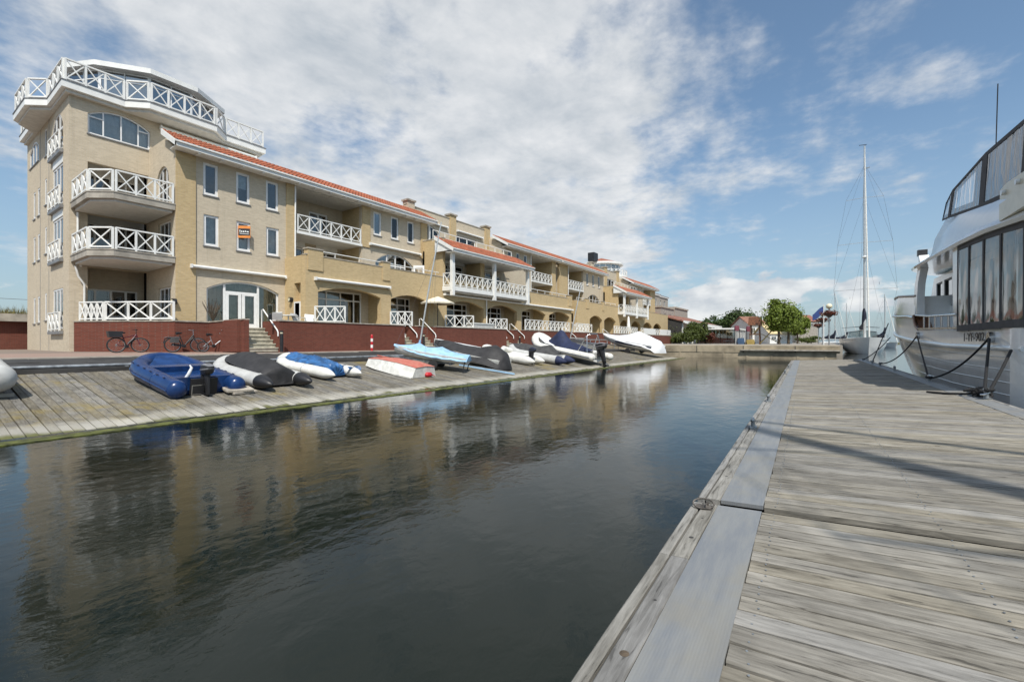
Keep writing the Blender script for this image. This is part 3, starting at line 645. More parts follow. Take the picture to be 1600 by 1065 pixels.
for p, z0 in fw:
    window(tw, S, p, (.34, .67), [(.55, .03, .97)] if z0 > 10 else [], cur=(BLIND, 0, 1, .3), name='french_window', sill=False, w=-.02, bar=.09)
    MB().box(TL-.16, TL-.004, 32.95, 35.75, z0-.28, z0-.1).build('balconet_ledge', ZINC, tw)
    railing(tw, (TL-.14, 32.98), (TL-.14, 35.7), z0-.12, 3, 1.0)
for z0 in (6.69, 9.52): MB().box(TL-.015, TL+.2, 33.05, 35.3, z0, z0+.55).build('infill_panel', WHITE, tw)
for yj in (36.3, 38.6): MB().box(TL-.012, TL+.02, yj-.02, yj+.02, -.5, 12.7).build('movement_joint', ZINC, tw)
panel(tw, SI(14.8), 32.102, 42.29, -.5, 12.8, [], -.3); panel(tw, FR(42.6), 5.8, 15.1, -.5, 12.8, [], -.3)
# roof terrace deck
deck = [(5.45,31.4),(7.94,31.4),(8.78,30.5),(12.1,30.5),(12.96,31.4),(15.45,31.4),(15.45,42.6),(5.45,42.6),(5.45,39.6),(4.7,38.7),(4.74,35.6),(5.45,34.7)]
def grow(pts, c, k): return [(c[0]+(x-c[0])*k[0], c[1]+(y-c[1])*k[1]) for x, y in pts]
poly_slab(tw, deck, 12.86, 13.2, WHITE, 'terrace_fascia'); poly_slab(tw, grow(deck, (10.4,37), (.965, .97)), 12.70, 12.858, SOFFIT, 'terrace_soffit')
poly_slab(tw, grow(deck, (10.4,37), (1.006, 1.006)), 13.2, 13.235, ZINC, 'terrace_edging')
dk = grow(deck, (10.4,37), (.985, .985))
for (i, j, n) in ((0,1,3),(1,2,1),(2,3,4),(3,4,1),(4,5,3),(11,0,3),(10,11,1),(9,10,3),(8,9,1),(7,8,3)): railing(tw, dk[i], dk[j], 13.24, n, 1.08, .07)
# penthouse
oc = [(9.3,32.2),(11.7,32.2),(13.86,33.75),(13.86,38),(12,39.6),(8,39.6),(6.1,37.9),(6.1,35.9),(7.16,33.75)]
po = poly_slab(tw, oc, 15.62, 15.9, WHITE, 'penthouse_roof')
MB().extr([(x,y,15.9) for x, y in grow(oc, (10,36), (.86, .86))], (0,0,.16)).build('roof_upstand', ZINC, po)
ic = grow(oc, (10,36), (.90, .88))
for i in range(len(ic)):
    a, b_ = Vector((*ic[i],0)), Vector((*ic[(i+1) % len(ic)],0)); L = (b_-a).length; d = (b_-a)/L; pl = Pl((a.x,a.y), (d.x,d.y), (d.y,-d.x))
    n = max(1, round(L/1.0)); q = [(0,13.24),(L,13.24),(L,15.6),(0,15.6)]
    window(tw, pl, q, [k/n for k in range(1, n)], [(.78, 0, 1)], w=0, sill=False, glass=GLASSB, cur=(BLIND, 0, 1, .25) if i in (8, 0, 1) else None, name='glazed_wall')
MB().extr([(x,y,13.236) for x, y in grow(oc, (10,36), (.6, .55))], (0,0,2.3)).build('core', ROOMW, tw)
# balconies in the corner between tower and wing
bp = [(5.85,31.78),(5.85,28.8),(6.6,27.8),(9.07,27.8),(9.07,31.78)]
for z in (7.2, 4.45):
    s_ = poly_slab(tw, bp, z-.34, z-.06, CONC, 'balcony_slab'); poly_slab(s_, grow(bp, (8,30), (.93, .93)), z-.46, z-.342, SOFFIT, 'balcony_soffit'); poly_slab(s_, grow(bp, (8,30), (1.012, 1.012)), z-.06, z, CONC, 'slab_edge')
    for a, b_, n in (((5.9,31.7),(5.9,28.83),3), ((5.9,28.83),(6.63,27.85),1), ((6.63,27.85),(9.05,27.85),3)): railing(s_ if False else tw, a, b_, z, n, 1.02, .065)
pipe(tw, [(6.2,31.6,3.9),(6.2,31.65,4.1)], .05)
pipe(tw, [(6.35,31.68,.8),(6.35,31.68,3.0),(6.1,31.6,3.4),(6.0,31.6,3.9)], .05); pipe(tw, [(6.1,31.68,4.5),(6.1,31.68,6.7)], .05)
awning(tw, 9.6, 14.9, 31.75, 12.45)

# ================= wings
WF, AF, GF = 27.85, 25.5, .76                             # planes: wing front, arcade front; ground floor level
def rect(a, b_, z0, z1): return [(a,z0),(b_,z0),(b_,z1),(a,z1)]
def pilaster(root, a, b_, z0=-.5, z1=10.0, y=WF): MB().box(a, b_, y-.07, y-.002, z0, z1).build('pilaster', GOLD, root)
def loggia(root, a, b_, far=False):
    yb = 30.2; pl = FR(yb)
    h2 = [rect(a+.3, a+1.3, 7.2, 9.3), rect((a+b_)/2-.2, b_-1.2, 7.2, 9.35)]; h1 = [rect(a+.3, a+1.9, 4.45, 6.6), rect(b_-2.1, b_-.5, 4.45, 6.6)]
    panel(root, pl, a-.3, b_+.3, 4.3, 10.1, h2+h1, .25)
    for h in h2+h1: window(root, pl, h, (.5,), [], sill=False, name='balcony_door', bar=.14, fr=.12)
    for h in h1: MB().box(h[0][0]-.05, h[1][0]+.05, yb-.05, yb-.003, 6.62, 7.0).build('shutter_box', WHITE, root)
    MB().box(a-.25, a-.004, WF+.3, yb, 4.35, 10.0).build('loggia_side', GOLD, root); MB().box(b_+.004, b_+.25, WF+.3, yb, 4.35, 10.0).build('loggia_side', GOLD, root)
    s_ = MB().box(a, b_, WF-.1, yb, 6.98, 7.15).build('balcony_slab', WHITE, root); MB().box(a+.05, b_-.05, WF-.02, yb, 7.152, 7.2).build('balcony_floor', CONC, s_)
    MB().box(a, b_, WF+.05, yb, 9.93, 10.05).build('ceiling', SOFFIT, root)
    railing(root, (a+.04, WF-.02), (b_-.04, WF-.02), 7.2, 6, 1.0, .06)
    pipe(root, [(a-.12,WF-.15,9.9),(a-.12,WF-.12,4.5)], .05)
def arcade(root, t0, t1, bays, zt=5.25, left=True, right=True, piers=(), rail=True, arches_at=(3.07, 3.47), holes_extra=()):
    pl = FR(AF); hs = [arch(a, b_, GF, arches_at[0], arches_at[1]) for a, b_ in bays]
    # holes touch the floor, so the wall below floor level is a plinth
    panel(root, pl, t0, t1, GF-.001, zt, [arch(a, b_, GF+.0, arches_at[0], arches_at[1]) if False else [(u, max(z, GF+.02)) for u, z in h] for h, (a, b_) in zip(hs, bays)], .35, GOLD, 'arcade_wall')
    panel(root, FR(27.3), t0+.32, t1-.32, GF-.05, 4.2, [rect(a+.05, b_-.25, GF, 3.45) for a, b_ in bays], .25, PALE, 'back_wall')
    for i, (a, b_) in enumerate(bays):
        L = b_-a-.3
        window(root, FR(27.3), rect(a+.05, b_-.25, GF, 3.45), (.14, .38, .62, .86), [(.78, .02, .98)], w=-.05, cur=((CURT, .62, .86, 0) if i % 2 else (CURT, 0, .62, 0)), sill=False, name='glazed_front', bar=.09, fr=.1)
    for a, b_ in zip([t0+.05]+[b_ for _, b_ in bays], [a for a, _ in bays]+[t1-.05]):
        if b_-a > .25: MB().box((a+b_)/2-.12, (a+b_)/2+.12, AF+.36, 27.29, GF, 4.2).build('cross_wall', GOLD, root)
    MB().box(t0+.004, t1-.004, AF+.352, WF+2.3, 4.18, 4.42).build('terrace_floor', CONC, root)
    MB().box(t0+.01, t1-.01, AF-.0+.02, 27.3, GF-.2, GF-.004).build('floor', STEP, root)
    MB().box(t0-.02, t1+.02, AF-.03, AF+.38, zt+.001, zt+.06).build('coping', COPING, root)
    for a, b_ in piers:
        q = MB().box(a, b_, AF-.06, AF+.4, zt-.9, zt+.36).build('pier', GOLD, root); MB().box(a-.05, b_+.05, AF-.1, AF+.45, zt+.361, zt+.44).build('pier_cap', COPING, q)
    if left:
        sp = SI(t0); panel(root, sp, AF+.352, WF, GF, zt, [rect(26.05, 26.75, GF+1.75, 3.6)], .3, GOLD, 'end_wall'); window(root, sp, rect(26.05, 26.75, GF+.02, 2.45), (), [], w=.03, name='white_door', sill=False, glass=BLIND)
    if right: panel(root, SI(t1-.3), AF+.352, WF, GF, zt, [], -.3, GOLD, 'end_wall')
    if rail:
        r_ = MB().tube([(t0+.3,AF+.2,zt+.36),(t1-.2,AF+.2,zt+.36)], .03, 8)
        for k in range(int((t1-t0)/1.8)+1): r_.tube([(t0+.3+k*1.8,AF+.2,zt),(t0+.3+k*1.8,AF+.2,zt+.36)], .022, 6)
        r_.build('handrail', WHITE, root, 50)
def wing_windows(root, t0, t1, cols, z2=(8.08, 9.83), z1=(5.3, 7.0), extra=None, z0=-.5, low=True, archw=None):
    hs = []; its = []
    for i, (a, b_) in enumerate(cols):
        h = rect(a, b_, *z2); hs.append(h); its.append((h, (CURT, 0, 1, .5) if i == 1 else None))
        if low: h = rect(a+.02, b_+.03, *z1); hs.append(h); its.append((h, (CURT, 0, 1, 0)))
    if archw: hs.append(archw)
    if extra: hs.append(extra)
    panel(root, FR(WF), t0, t1, z0, 10.05, hs, .3)
    for h, cu in its: window(root, FR(WF), h, (), (), cur=cu, fr=.13, w=-.06)
w1 = wthing('apartment_wing', 'pale brick wing with red tiled eave and small windows right of the tower', 'apartment building', (18,28,-.5), 'linked wings of the waterfront block')
cols1 = [(tx(317.5, WF), tx(341, WF)), (tx(369, WF), tx(390.5, WF)), (tx(415.6, WF), tx(435, WF))]
door_arch = arch(10.53, 14.5, GF, 2.97, 3.5)
wing_windows(w1, 9.09, 15.55, cols1, extra=door_arch)
window(w1, FR(WF), door_arch, (.235, .70), [(.76, .235, .70)], cur=(CURTG, 0, 1, 0), sill=False, name='arched_window', w=-.12, bar=.12, fr=.1)
dr = MB()
for a, b_ in ((11.53, 12.36), (12.40, 13.24)):
    pl = FR(WF); o_, i_ = rect(a, b_, GF+.02, 2.84), rect(a+.16, b_-.16, GF+.3, 2.7); dr.wall([pl.p(u,z,-.10) for u, z in o_], [[pl.p(u,z,-.10) for u, z in i_]], (0,.05,0))
dr.build('double_door', WHITEF, w1)
pilaster(w1, 9.09, 10.0); pilaster(w1, 14.95, 15.5)
pe = SI(9.09)
side_arch = arch(28.75, 30.5, 7.3, 8.75, 9.55)
panel(w1, pe, 27.852, 31.8, -.5, 11.3, [side_arch, rect(28.5, 30.3, 4.9, 6.5), rect(28.5, 30.3, 1.3, 2.95)], .3, outer=[(28.152,-.5),(31.79,-.5),(31.79,11.0),(29.3,11.0),(28.152,10.3)])
window(w1, pe, side_arch, (.33, .66), [(.6, .03, .97)]); window(w1, pe, rect(28.5, 30.3, 4.9, 6.5), (.33, .66)); window(w1, pe, rect(28.5, 30.3, 1.3, 2.95), (.33, .66))
loggia(w1, 15.6, 20.56)
pilaster(w1, 20.6, 21.3, 7.0)
cols1b = [(tx(583.6, WF), tx(596, WF)), (tx(611, WF), tx(623, WF)), (tx(636.6, WF), tx(647, WF))]
a1 = arch(tx(586.5, WF), tx(646, WF), 4.45, 6.1, 6.9)
wing_windows(w1, 20.56, 27.2, cols1b, low=False, archw=a1, z0=4.3)
window(w1, FR(WF), a1, (.3, .52, .78), [(.62, .3, .78)], sill=False, name='arched_window', bar=.1)
od = MB(); od.wall([(25.6,WF-.0,4.47),(26.1,WF-.75,4.47),(26.1,WF-.75,6.3),(25.6,WF-.0,6.3)], [[(25.68,WF-.12,4.75),(26.02,WF-.63,4.75),(26.02,WF-.63,6.1),(25.68,WF-.12,6.1)]], (.04,.03,0)); od.build('open_door_leaf', WHITEF, w1)
pilaster(w1, 26.4, 27.1, 7.0)
awning(w1, tx(576, WF), tx(655, WF), WF, 7.28); awning(w1, 9.75, 14.85, WF, 4.05)
eave_roof(w1, 8.85, 27.6, 27.15, 10.28, 29.0, 11.3, back=(36, 11.0))
MB().extr([(21,29.0,11.28),(27.4,29.0,11.28),(27.4,33,11.4),(21,33,12.4)], (0,0,-.3)).build('rear_roof', TILE, w1)
MB().box(9.4, 27.1, 30.5, 42, -.4, 10.9).build('inner_core', DARK, w1); MB().box(9.5, 15.3, 29.2, 30.49, -.4, 10.0).build('inner_core', ROOMW, w1)
MB().box(20.9, 27.0, 29.2, 30.49, 4.5, 10.0).build('inner_core', ROOMW, w1)
panel(w1, SI(26.9), 28.152, 36, 4.3, 10.6, [], -.3)
pipe(w1, [(27.25,WF-.12,10.0),(27.25,WF-.12,8.5)], .05)
arcade(w1, 14.88, 26.55, [(15.68, 20.4), (21.3, 25.0)], piers=((15.0, 16.0), (20.55, 21.2)), right=False)
awning(w1, tx(491, AF), tx(607, AF), AF, 3.85)
# for-sale board on the middle window
sb = wthing('sale_sign', 'orange and black for-sale board fixed askew to a middle window of the wing', 'sign', (tx(380, WF), 27.5, 6.0))
bw = Pl((tx(371.5, WF), WF-.02), (.87, -.5), (-.5, -.87))
MB().extr([bw.p(0,6.02,0), bw.p(.62,6.06,0), bw.p(.62,6.76,0), bw.p(0,6.72,0)], (.02,.03,0)).build('board', ORANGE, sb)
MB().extr([bw.p(.02,6.16,.01), bw.p(.60,6.20,.01), bw.p(.60,6.60,.01), bw.p(.02,6.56,.01)], (.004,.008,0)).build('black_field', BLACK, sb)
mb = MB()
for (a, b_, z0, z1) in ((.08, .12, 6.36, 6.48), (.15, .21, 6.36, 6.44), (.24, .32, 6.36, 6.44), (.35, .40, 6.37, 6.47), (.43, .54, 6.37, 6.44), (.08, .54, 6.26, 6.29)):
    mb.extr([bw.p(a,z0,.016), bw.p(b_,z0,.016), bw.p(b_,z1,.016), bw.p(a,z1,.016)], (.002,.004,0))
mb.build('white_lettering', WHITE, sb)
# second block: porch balcony below, set-back storey above
def porch_block(root, t0, t1, awn=True):
    PFY = 24.6; n = 2
    panel(root, SI(t0), AF+.004, WF+2.2, 4.3, 8.45, [], .3, GOLD, 'end_wall')
    MB().box(t0-.03, t0+.3, AF-.02, WF+2.2, 8.452, 8.52).build('coping', COPING, root)
    # balcony
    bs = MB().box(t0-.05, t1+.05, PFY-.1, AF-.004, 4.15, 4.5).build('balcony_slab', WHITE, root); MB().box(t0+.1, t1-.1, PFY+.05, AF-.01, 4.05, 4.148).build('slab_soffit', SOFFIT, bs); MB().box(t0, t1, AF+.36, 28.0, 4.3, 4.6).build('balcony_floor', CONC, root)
    for k in range(3):
        tt = t0+.12+(t1-t0-.24)*k/2; MB().box(tt-.14, tt+.14, PFY-.2, PFY+.08, 3.75, 7.2).build('post', WHITE, root)
    railing(root, (t0+.3, PFY-.05), ((t0+t1)/2-.15, PFY-.05), 4.5, 7, 1.05, .06); railing(root, ((t0+t1)/2+.15, PFY-.05), (t1-.3, PFY-.05), 4.5, 7, 1.05, .06); railing(root, (t0+.02, AF), (t0+.02, PFY), 4.5, 1, 1.05, .06); railing(root, (t1-.02, AF), (t1-.02, PFY), 4.5, 1, 1.05, .06)
    # recessed front
    pl = FR(27.6); hs = [rect(t0+.5, t0+1.3, 4.6, 6.7), rect(t0+2.0, t0+4.9, 4.6, 6.9), rect(t1-4.9, t1-2.0, 4.6, 6.9), rect(t1-1.4, t1-.6, 4.6, 6.7)]
    panel(root, pl, t0, t1, 4.3, 7.6, hs, .25)
    for h in hs: window(root, pl, h, (.33, .66) if h[1][0]-h[0][0] > 1.5 else (), [(.8, .02, .98)] if h[1][0]-h[0][0] > 1.5 else [], sill=False, name='balcony_door', bar=.1, fr=.1)
    for h in (hs[1], hs[2]): MB().box(h[0][0]-.1, h[1][0]+.1, 27.5, 27.597, 6.95, 7.3).build('shutter_box', WHITE, root)
    MB().box((t0+t1)/2-.3, (t0+t1)/2+.3, AF+.4, 27.6, 4.6, 7.3).build('party_wall', GOLD, root)
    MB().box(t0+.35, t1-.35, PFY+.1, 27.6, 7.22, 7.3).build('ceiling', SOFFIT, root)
    eave_roof(root, t0-.35, t1+.35, 24.05, 7.4, 26.1, 8.55, back=(27.8, 8.3))
    MB().extr([(t0-.3,24.3,7.3),(t0-.3,26.1,7.3),(t0-.3,26.1,8.3)], (.06,0,0)).build('gable_infill', WHITE, root)
    r_ = MB().tube([(t0,26.6,9.25),(t1,26.6,9.25)], .035, 8)
    for k in range(9): r_.tube([(t0+(t1-t0)*k/8,26.6,8.3),(t0+(t1-t0)*k/8,26.6,9.25)], .028, 6)
    r_.tube([(t0,26.6,8.8),(t1,26.6,8.8)], .02, 6); r_.build('handrail', WHITE, root, 50)
    # set-back storey
    hs = [arch(t0+1.0, t0+4.2, 8.5, 10.2, 10.8), rect(t0+6.0, t0+9.6, 8.5, 10.6)]
    panel(root, FR(30), t0+.3, t1+.7, 8.2, 12.0, hs, .3); panel(root, SI(t0+.3), 30.302, 38, 8.2, 12.0, [], .3); panel(root, SI(t1+.4), 30.302, 38, 8.2, 12.0, [], -.3)
    window(root, FR(30), hs[0], (.33, .66), sill=False); window(root, FR(30), hs[1], (.33, .66), sill=False)
    MB().box(t0+.6, t1+.4, 31, 37.9, 8.3, 11.7).build('flat_roof', ZINC, root); MB().box(t0+.2, t1+.8, 29.95, 30.36, 12.001, 12.07).build('coping', COPING, root)
    for k in range(3):
        tt = t0+.6+(t1-t0-.4)*k/2; q = MB().box(tt-.4, tt+.4, 29.85, 30.5, 8.3, 12.35).build('pier', GOLD if k else PALE, root); MB().box(tt-.5, tt+.5, 29.75, 30.6, 12.351, 12.5).build('pier_cap', COPING, q)
    if awn:
        awning(root, t0+1.2, t0+5.2, 30, 11.0); awning(root, t0+6.6, t0+10.6, 30, 11.0)
    MB().box(t0+.4, t1-.4, 28.6, 38, .8, 8.1).build('inner_core', DARK, root)
w2 = wthing('apartment_wing', 'wing with white porch balcony under a red lean-to roof on three posts, nearer one', 'apartment building', (32,28,-.5), 'linked wings of the waterfront block')
porch_block(w2, 26.6, 37.9)
arcade(w2, 26.56, 49.1, [(27.07, 31.95), (32.5, 37.3), (38.1, 42.9), (43.7, 48.6)], left=False, piers=((48.3, 49.2),), rail=False, arches_at=(3.0, 3.5))
awning(w2, tx(693, AF), tx(766, AF), AF, 3.88); awning(w2, tx(767, AF), tx(818, AF), AF, 3.88); awning(w2, tx(819, AF), tx(893, AF), AF, 3.88)
pipe(w2, [(32.25,AF-.08,4.1),(32.25,AF-.08,.8)], .06)
def wing_std(root, t0, loggia_at, cols, t1, hip=False):
    a, b_ = loggia_at
    if cols[0][0] < a: wing_windows(root, t0, a, cols, low=False, z0=4.3); panel(root, FR(WF), b_, t1, 4.3, 10.05, [], .3, GOLD)
    else: wing_windows(root, b_, t1, cols, low=False, z0=4.3, archw=arch(b_+1.2, t1-1.5, 4.5, 6.0, 6.9)); window(root, FR(WF), arch(b_+1.2, t1-1.5, 4.5, 6.0, 6.9), (.25, .5, .75), [(.5, .02, .98)], sill=False, name='arched_window'); panel(root, FR(WF), t0, a, 4.3, 10.05, [], .3, GOLD)
    loggia(root, a, b_)
    panel(root, SI(t0), WF+.302, 33, 4.3, 11.0, [], .3, outer=[(WF+.302,4.3),(32,4.3),(32,11.1),(29.3,11.1),(WF+.302,10.4)]); panel(root, SI(t1-.3), WF+.302, 33, 4.3, 10.4, [], -.3)
    eave_roof(root, t0-.3, t1+.3, 27.15, 10.28, 29.2, 11.4, back=(36, 11.2))
    MB().box(t0+.3, t1-.3, 30.5, 38, .8, 10.9).build('inner_core', DARK, root)
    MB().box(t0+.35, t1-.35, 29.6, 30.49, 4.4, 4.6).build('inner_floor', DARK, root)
w3 = wthing('apartment_wing', 'third wing with red eave and roofed loggia behind a golden brick terrace wall', 'apartment building', (44,28,-.5), 'linked wings of the waterfront block')
wing_std(w3, 38.3, (43.5, 48.4), [(39.0, 39.7), (40.6, 41.3), (42.1, 42.8)], 49.4)
rl = MB().tube([(38.2,AF+.2,5.65),(48.2,AF+.2,5.65)], .035, 8)
for k in range(7): rl.tube([(38.3+k*1.6,AF+.2,5.2),(38.3+k*1.6,AF+.2,5.65)], .025, 6)
rl.build('handrail', WHITE, w3, 50)
w4 = wthing('apartment_wing', 'fourth wing, mirror of its neighbour, with loggia left of three slim windows', 'apartment building', (57,28,-.5), 'linked wings of the waterfront block')
wing_std(w4, 50.3, (52.6, 57.2), [(58.2, 58.9), (60.2, 60.9), (62.2, 62.9)], 64.2)
arcade(w4, 50.6, 64.0, [(54.3, 58.3), (59.0, 63.2)], left=True, piers=((53.2, 54.1), (58.3, 59.0)), arches_at=(3.0, 3.55))
w5 = wthing('apartment_wing', 'far wing with second white porch balcony and a row of small arches', 'apartment building', (72,28,-.5), 'linked wings of the waterfront block')
porch_block(w5, 64.1, 75.0, False)
arcade(w5, 64.05, 90, [(65, 69), (69.8, 74), (75.5, 80), (81, 85.5)], left=False, rail=False, arches_at=(2.7, 3.4))
w6 = wthing('apartment_wing', 'last and farthest red-roofed wing at the end of the row', 'apartment building', (82,28,-.5), 'linked wings of the waterfront block')
wing_std(w6, 75.6, (82, 86.5), [(77, 77.8), (78.8, 79.6), (80.4, 81.2)], 89.5)
# far round tower
w7 = wthing('apartment_tower', 'small far tower with round white glazed penthouse and red cap above the wings', 'apartment building', (80,34,-.5))
MB().box(66, 88, 31.5, 42, 4, 11.6).build('wall', PALE, w7); MB().box(65.9, 88.1, 31.4, 42.1, 11.6, 11.75).build('coping', COPING, w7)
cx_, cy_ = 78.5, 34.5
MB().lathe([(4.6,11.2),(4.9,11.7),(4.9,12.0),(4.6,12.0)], (cx_,cy_,0), 24).build('balcony_deck', WHITE, w7, 30)
pr_ = [(cx_+4.7*math.cos(a), cy_+4.7*math.sin(a)) for a in [PI+.35+i*(PI-.5)/8 for i in range(9)]]
for a, b_ in zip(pr_, pr_[1:]): railing(w7, a, b_, 12.0, 2, 1.0, .06)
for i in range(10):
    a0, a1_ = PI+i*PI/10-.3, PI+(i+1)*PI/10-.3; a, b_ = Vector((cx_+3.4*math.cos(a0), cy_+3.4*math.sin(a0), 0)), Vector((cx_+3.4*math.cos(a1_), cy_+3.4*math.sin(a1_), 0))
    d = (b_-a).normalized(); window(w7, Pl((a.x,a.y), (d.x,d.y), (d.y,-d.x)), rect(0, (b_-a).length, 12.0, 14.1), (), [(.75, 0, 1)], w=0, sill=False, glass=GLASSB, name='glazed_wall')
MB().lathe([(3.0,11.9),(3.0,14.1)], (cx_,cy_,0), 20).build('core', STUCCO, w7)
MB().lathe([(3.9,14.1),(4.0,14.15),(4.0,14.45),(3.9,14.5)], (cx_,cy_,0), 24).build('roof_fascia', WHITE, w7, 30); MB().lathe([(3.8,14.5),(.3,15.6)], (cx_,cy_,0), 24).build('roof', TILE, w7)
MB().box(73.3, 75.0, 33.6, 34.8, 14.4, 15.9).build('chimney', BLACK, w7)

# ================= red brick terrace wall with stairs
tr_ = wthing('terrace_wall', 'long dark red brick terrace wall with stone coping and stairs along the quay', 'wall', (30,23.7,-.5))
GY, WT = 23.7, 1.17
stairs = [(10.65, 12.35), (21.0, 22.2), (22.85, 24.05), (33.0, 34.2), (34.8, 36.0), (45.6, 46.9), (57, 58.3), (68, 69.3)]
segs = []; x = 10.6
for a, b_ in stairs:
    if a-x > .2: segs.append((x, a))
    x = b_
segs.append((x, 86))
for a, b_ in segs:
    MB().box(a, b_, GY, GY+.25, -.56, WT-.06).build('wall', RED, tr_); MB().box(a-.02, b_+.02, GY-.04, GY+.30, WT-.06, WT).build('coping', COPING, tr_)
    MB().box(a+.01, b_-.01, GY+.25, AF+.03, -.5, GF-.006).build('terrace_fill', STEP, tr_)
for k, (a, b_) in enumerate(stairs):
    st = None
    for i in range(6):
        z1 = -.5+.21*(i+1); o = MB().box(a+.01, b_-.01, GY+.02+i*.28, GY+.02+i*.28+.34 if i < 5 else AF+.02, z1-.055, z1).build('step', STEP, tr_)
        MB().box(a+.012, b_-.012, GY+.06+i*.28, AF+.01, z1-.21, z1-.056).build('riser', STEP, tr_)
    for xx in (a-.002, b_+.002):
        w_ = .25; x0, x1 = (xx-w_, xx) if xx < (a+b_)/2 else (xx, xx+w_)
        MB().extr([(x0,GY+.252,-.5),(x0,GY+1.9,-.5),(x0,GY+1.9,WT-.06),(x0,GY+.252,WT-.06)], (x1-x0,0,0)).build('cheek_wall', RED, tr_)
    hx = b_-.04 if k % 2 == 0 else b_-.06
    MB().tube([(hx,GY+1.75,GF+.02),(hx,GY+1.75,GF+1.0),(hx,GY+1.6,GF+1.02),(hx,GY+.1,.62),(hx,GY+.02,.50),(hx,GY+.02,.30)], .035, 8).build('handrail', WHITE, tr_, 60)
    if k in (1, 3): MB().tube([(a+.06,GY+1.2,1.0),(a+.06,GY+.1,.62),(a+.06,GY+.02,.30)], .035, 8).build('handrail', WHITE, tr_, 60)
# tower terrace
pts = [(5.97,31.78),(6.47,29.0),(10.95,29.0),(10.95,23.7)]
PT = [(5.97,31.78),(6.7,30.2),(8.75,26.95),(10.3,26.95),(10.6,23.7)]; TT = 1.09
for (a, b_), z0, z1 in zip(zip(PT, PT[1:]), (TT, TT, TT, TT), (TT, TT, TT, WT)):
    d = (Vector(b_)-Vector(a)).normalized(); n_ = Vector((-d.y, d.x)); n_ = n_ if n_.x+n_.y > 0 else -n_
    if b_ == PT[-1]: n_ = Vector((1, 0))
    for nm, ti, zl, zh, w0, mt in (('wall', .25, -.56, -.06, 0, RED), ('coping', .32, -.059, 0, -.04, COPING)):
        p, q = Vector(a)+n_*w0, Vector(b_)+n_*w0; mb = MB(); pts = [(p.x,p.y),(q.x,q.y),(q.x+n_.x*ti,q.y+n_.y*ti),(p.x+n_.x*ti,p.y+n_.y*ti)]
        zb = [zl if nm == 'wall' else z+zl for z in (z0, z1, z1, z0)]; zt_ = [z+zh for z in (z0, z1, z1, z0)]
        mb.loft([[(x,y,z) for (x, y), z in zip(pts, zb)], [(x,y,z) for (x, y), z in zip(pts, zt_)]]).build(nm, mt, tr_)
MB().extr([(6.1,31.7,-.5),(6.85,30.3,-.5),(8.9,27.2,-.5),(10.45,27.2,-.5),(10.64,25.5,-.5),(10.64,31.7,-.5)], (0,0,.5+GF-.01)).build('terrace_fill', STEP, tr_)
MB().box(10.66, 15.0, 25.5, 27.84, -.5, GF-.004).build('terrace_fill', STEP, tr_)
railing(tr_, (6.12,31.6), (6.8,30.22), TT, 4, .95, .06); railing(tr_, (6.8,30.22), (8.82,27.05), TT, 3, .95, .07)
for a, b_ in (((15.35,25.4),(16.5,23.85)), ((21.1,25.4),(22.3,24.3)), ((26.7,25.4),(28.6,23.85)), ((32.6,25.4),(34.4,24.6)), ((49.5,25.4),(51.5,23.85))): railing(tr_, a, b_, WT-.02, 3, 1.0, .06)
railing(tr_, (36.2,23.84), (45.4,23.84), WT, 11, 1.0, .065); railing(tr_, (47.0,23.84), (50.5,23.84), WT, 4, 1.0, .065); railing(tr_, (58.5,23.84), (67.8,23.84), WT, 10, 1.0, .065)
railing(tr_, (69.5,23.84), (84,23.84), WT, 14, 1.0, .065)
MB().box(70.5, 76.5, 23.70, 23.74, WT+.05, WT+1.0).build('board_panel', WHITE, tr_); MB().box(79, 85.5, 23.70, 23.74, WT+.05, WT+1.0).build('board_panel', WHITE, tr_)
text_obj('3', .8, BLACK, tr_, Matrix.Translation((83.3,23.69,WT+.52))@Matrix.Rotation(R(90), 4, 'X'), 'house_number')
ramp_rail = wthing('quay_railing', 'pale tubular railing on the quay edge above the end of the boat ramp', 'railing', (45,22,-.4))
MB().tube([(38,22.0,.25),(52,22.0,.25)], .06, 8).build('rail', GALV, ramp_rail, 50); MB().tube([(45.5,18.5,.22),(45.5,16.5,.22)], .04, 8).build('rail', GALV, ramp_rail, 50)
for x in (38.2, 42.5, 47, 51.8): MB().tube([(x,22.0,-.6),(x,22.0,.25)], .05, 8).build('post', GALV, ramp_rail, 50)
for x in (45.5,): 
    for y in (18.5, 16.5): MB().tube([(x,y,-.9),(x,y,.22)], .04, 8).build('post', GALV, ramp_rail, 50)

# ================= small things on quay and terraces
def bollard(px, y, h, label):
    x = tx(px, y); o = wthing('light_bollard', label, 'bollard', (x,y,-.52), 'black light bollards on the quay')
    MB().lathe([(.085,0),(.085,h*.86)], (x,y,-.53), 14).build('post', BLACK, o, 40); MB().lathe([(.07,h*.86),(.07,h*.93)], (x,y,-.53), 14).build('lens', LAMPG, o, 40); MB().lathe([(.09,h*.93),(.09,h*.98),(.05,h)], (x,y,-.53), 14).build('cap', BLACK, o, 40)
bollard(440, 23.2, 1.12, 'black light bollard right of the first stairs, before the red wall'); bollard(662, 23.2, 1.1, 'black light bollard between the twin stairs behind the mast'); bollard(812, 23.2, 1.1, 'far black light bollard before the farther twin stairs')
x = tx(581, 22.9); o = wthing('striped_bollard', 'red and white striped bollard standing on the quay before the red wall', 'bollard', (x,22.9,-.54))
for k in range(5): MB().lathe([(.075,k*.19),(.075,k*.19+.19)], (x,22.9,-.55), 12).build('band', REDP if k % 2 == 0 else WHITE, o, 40)
MB().lathe([(.075,.95),(.05,1.0)], (x,22.9,-.55), 12).build('cap', REDP, o, 40)
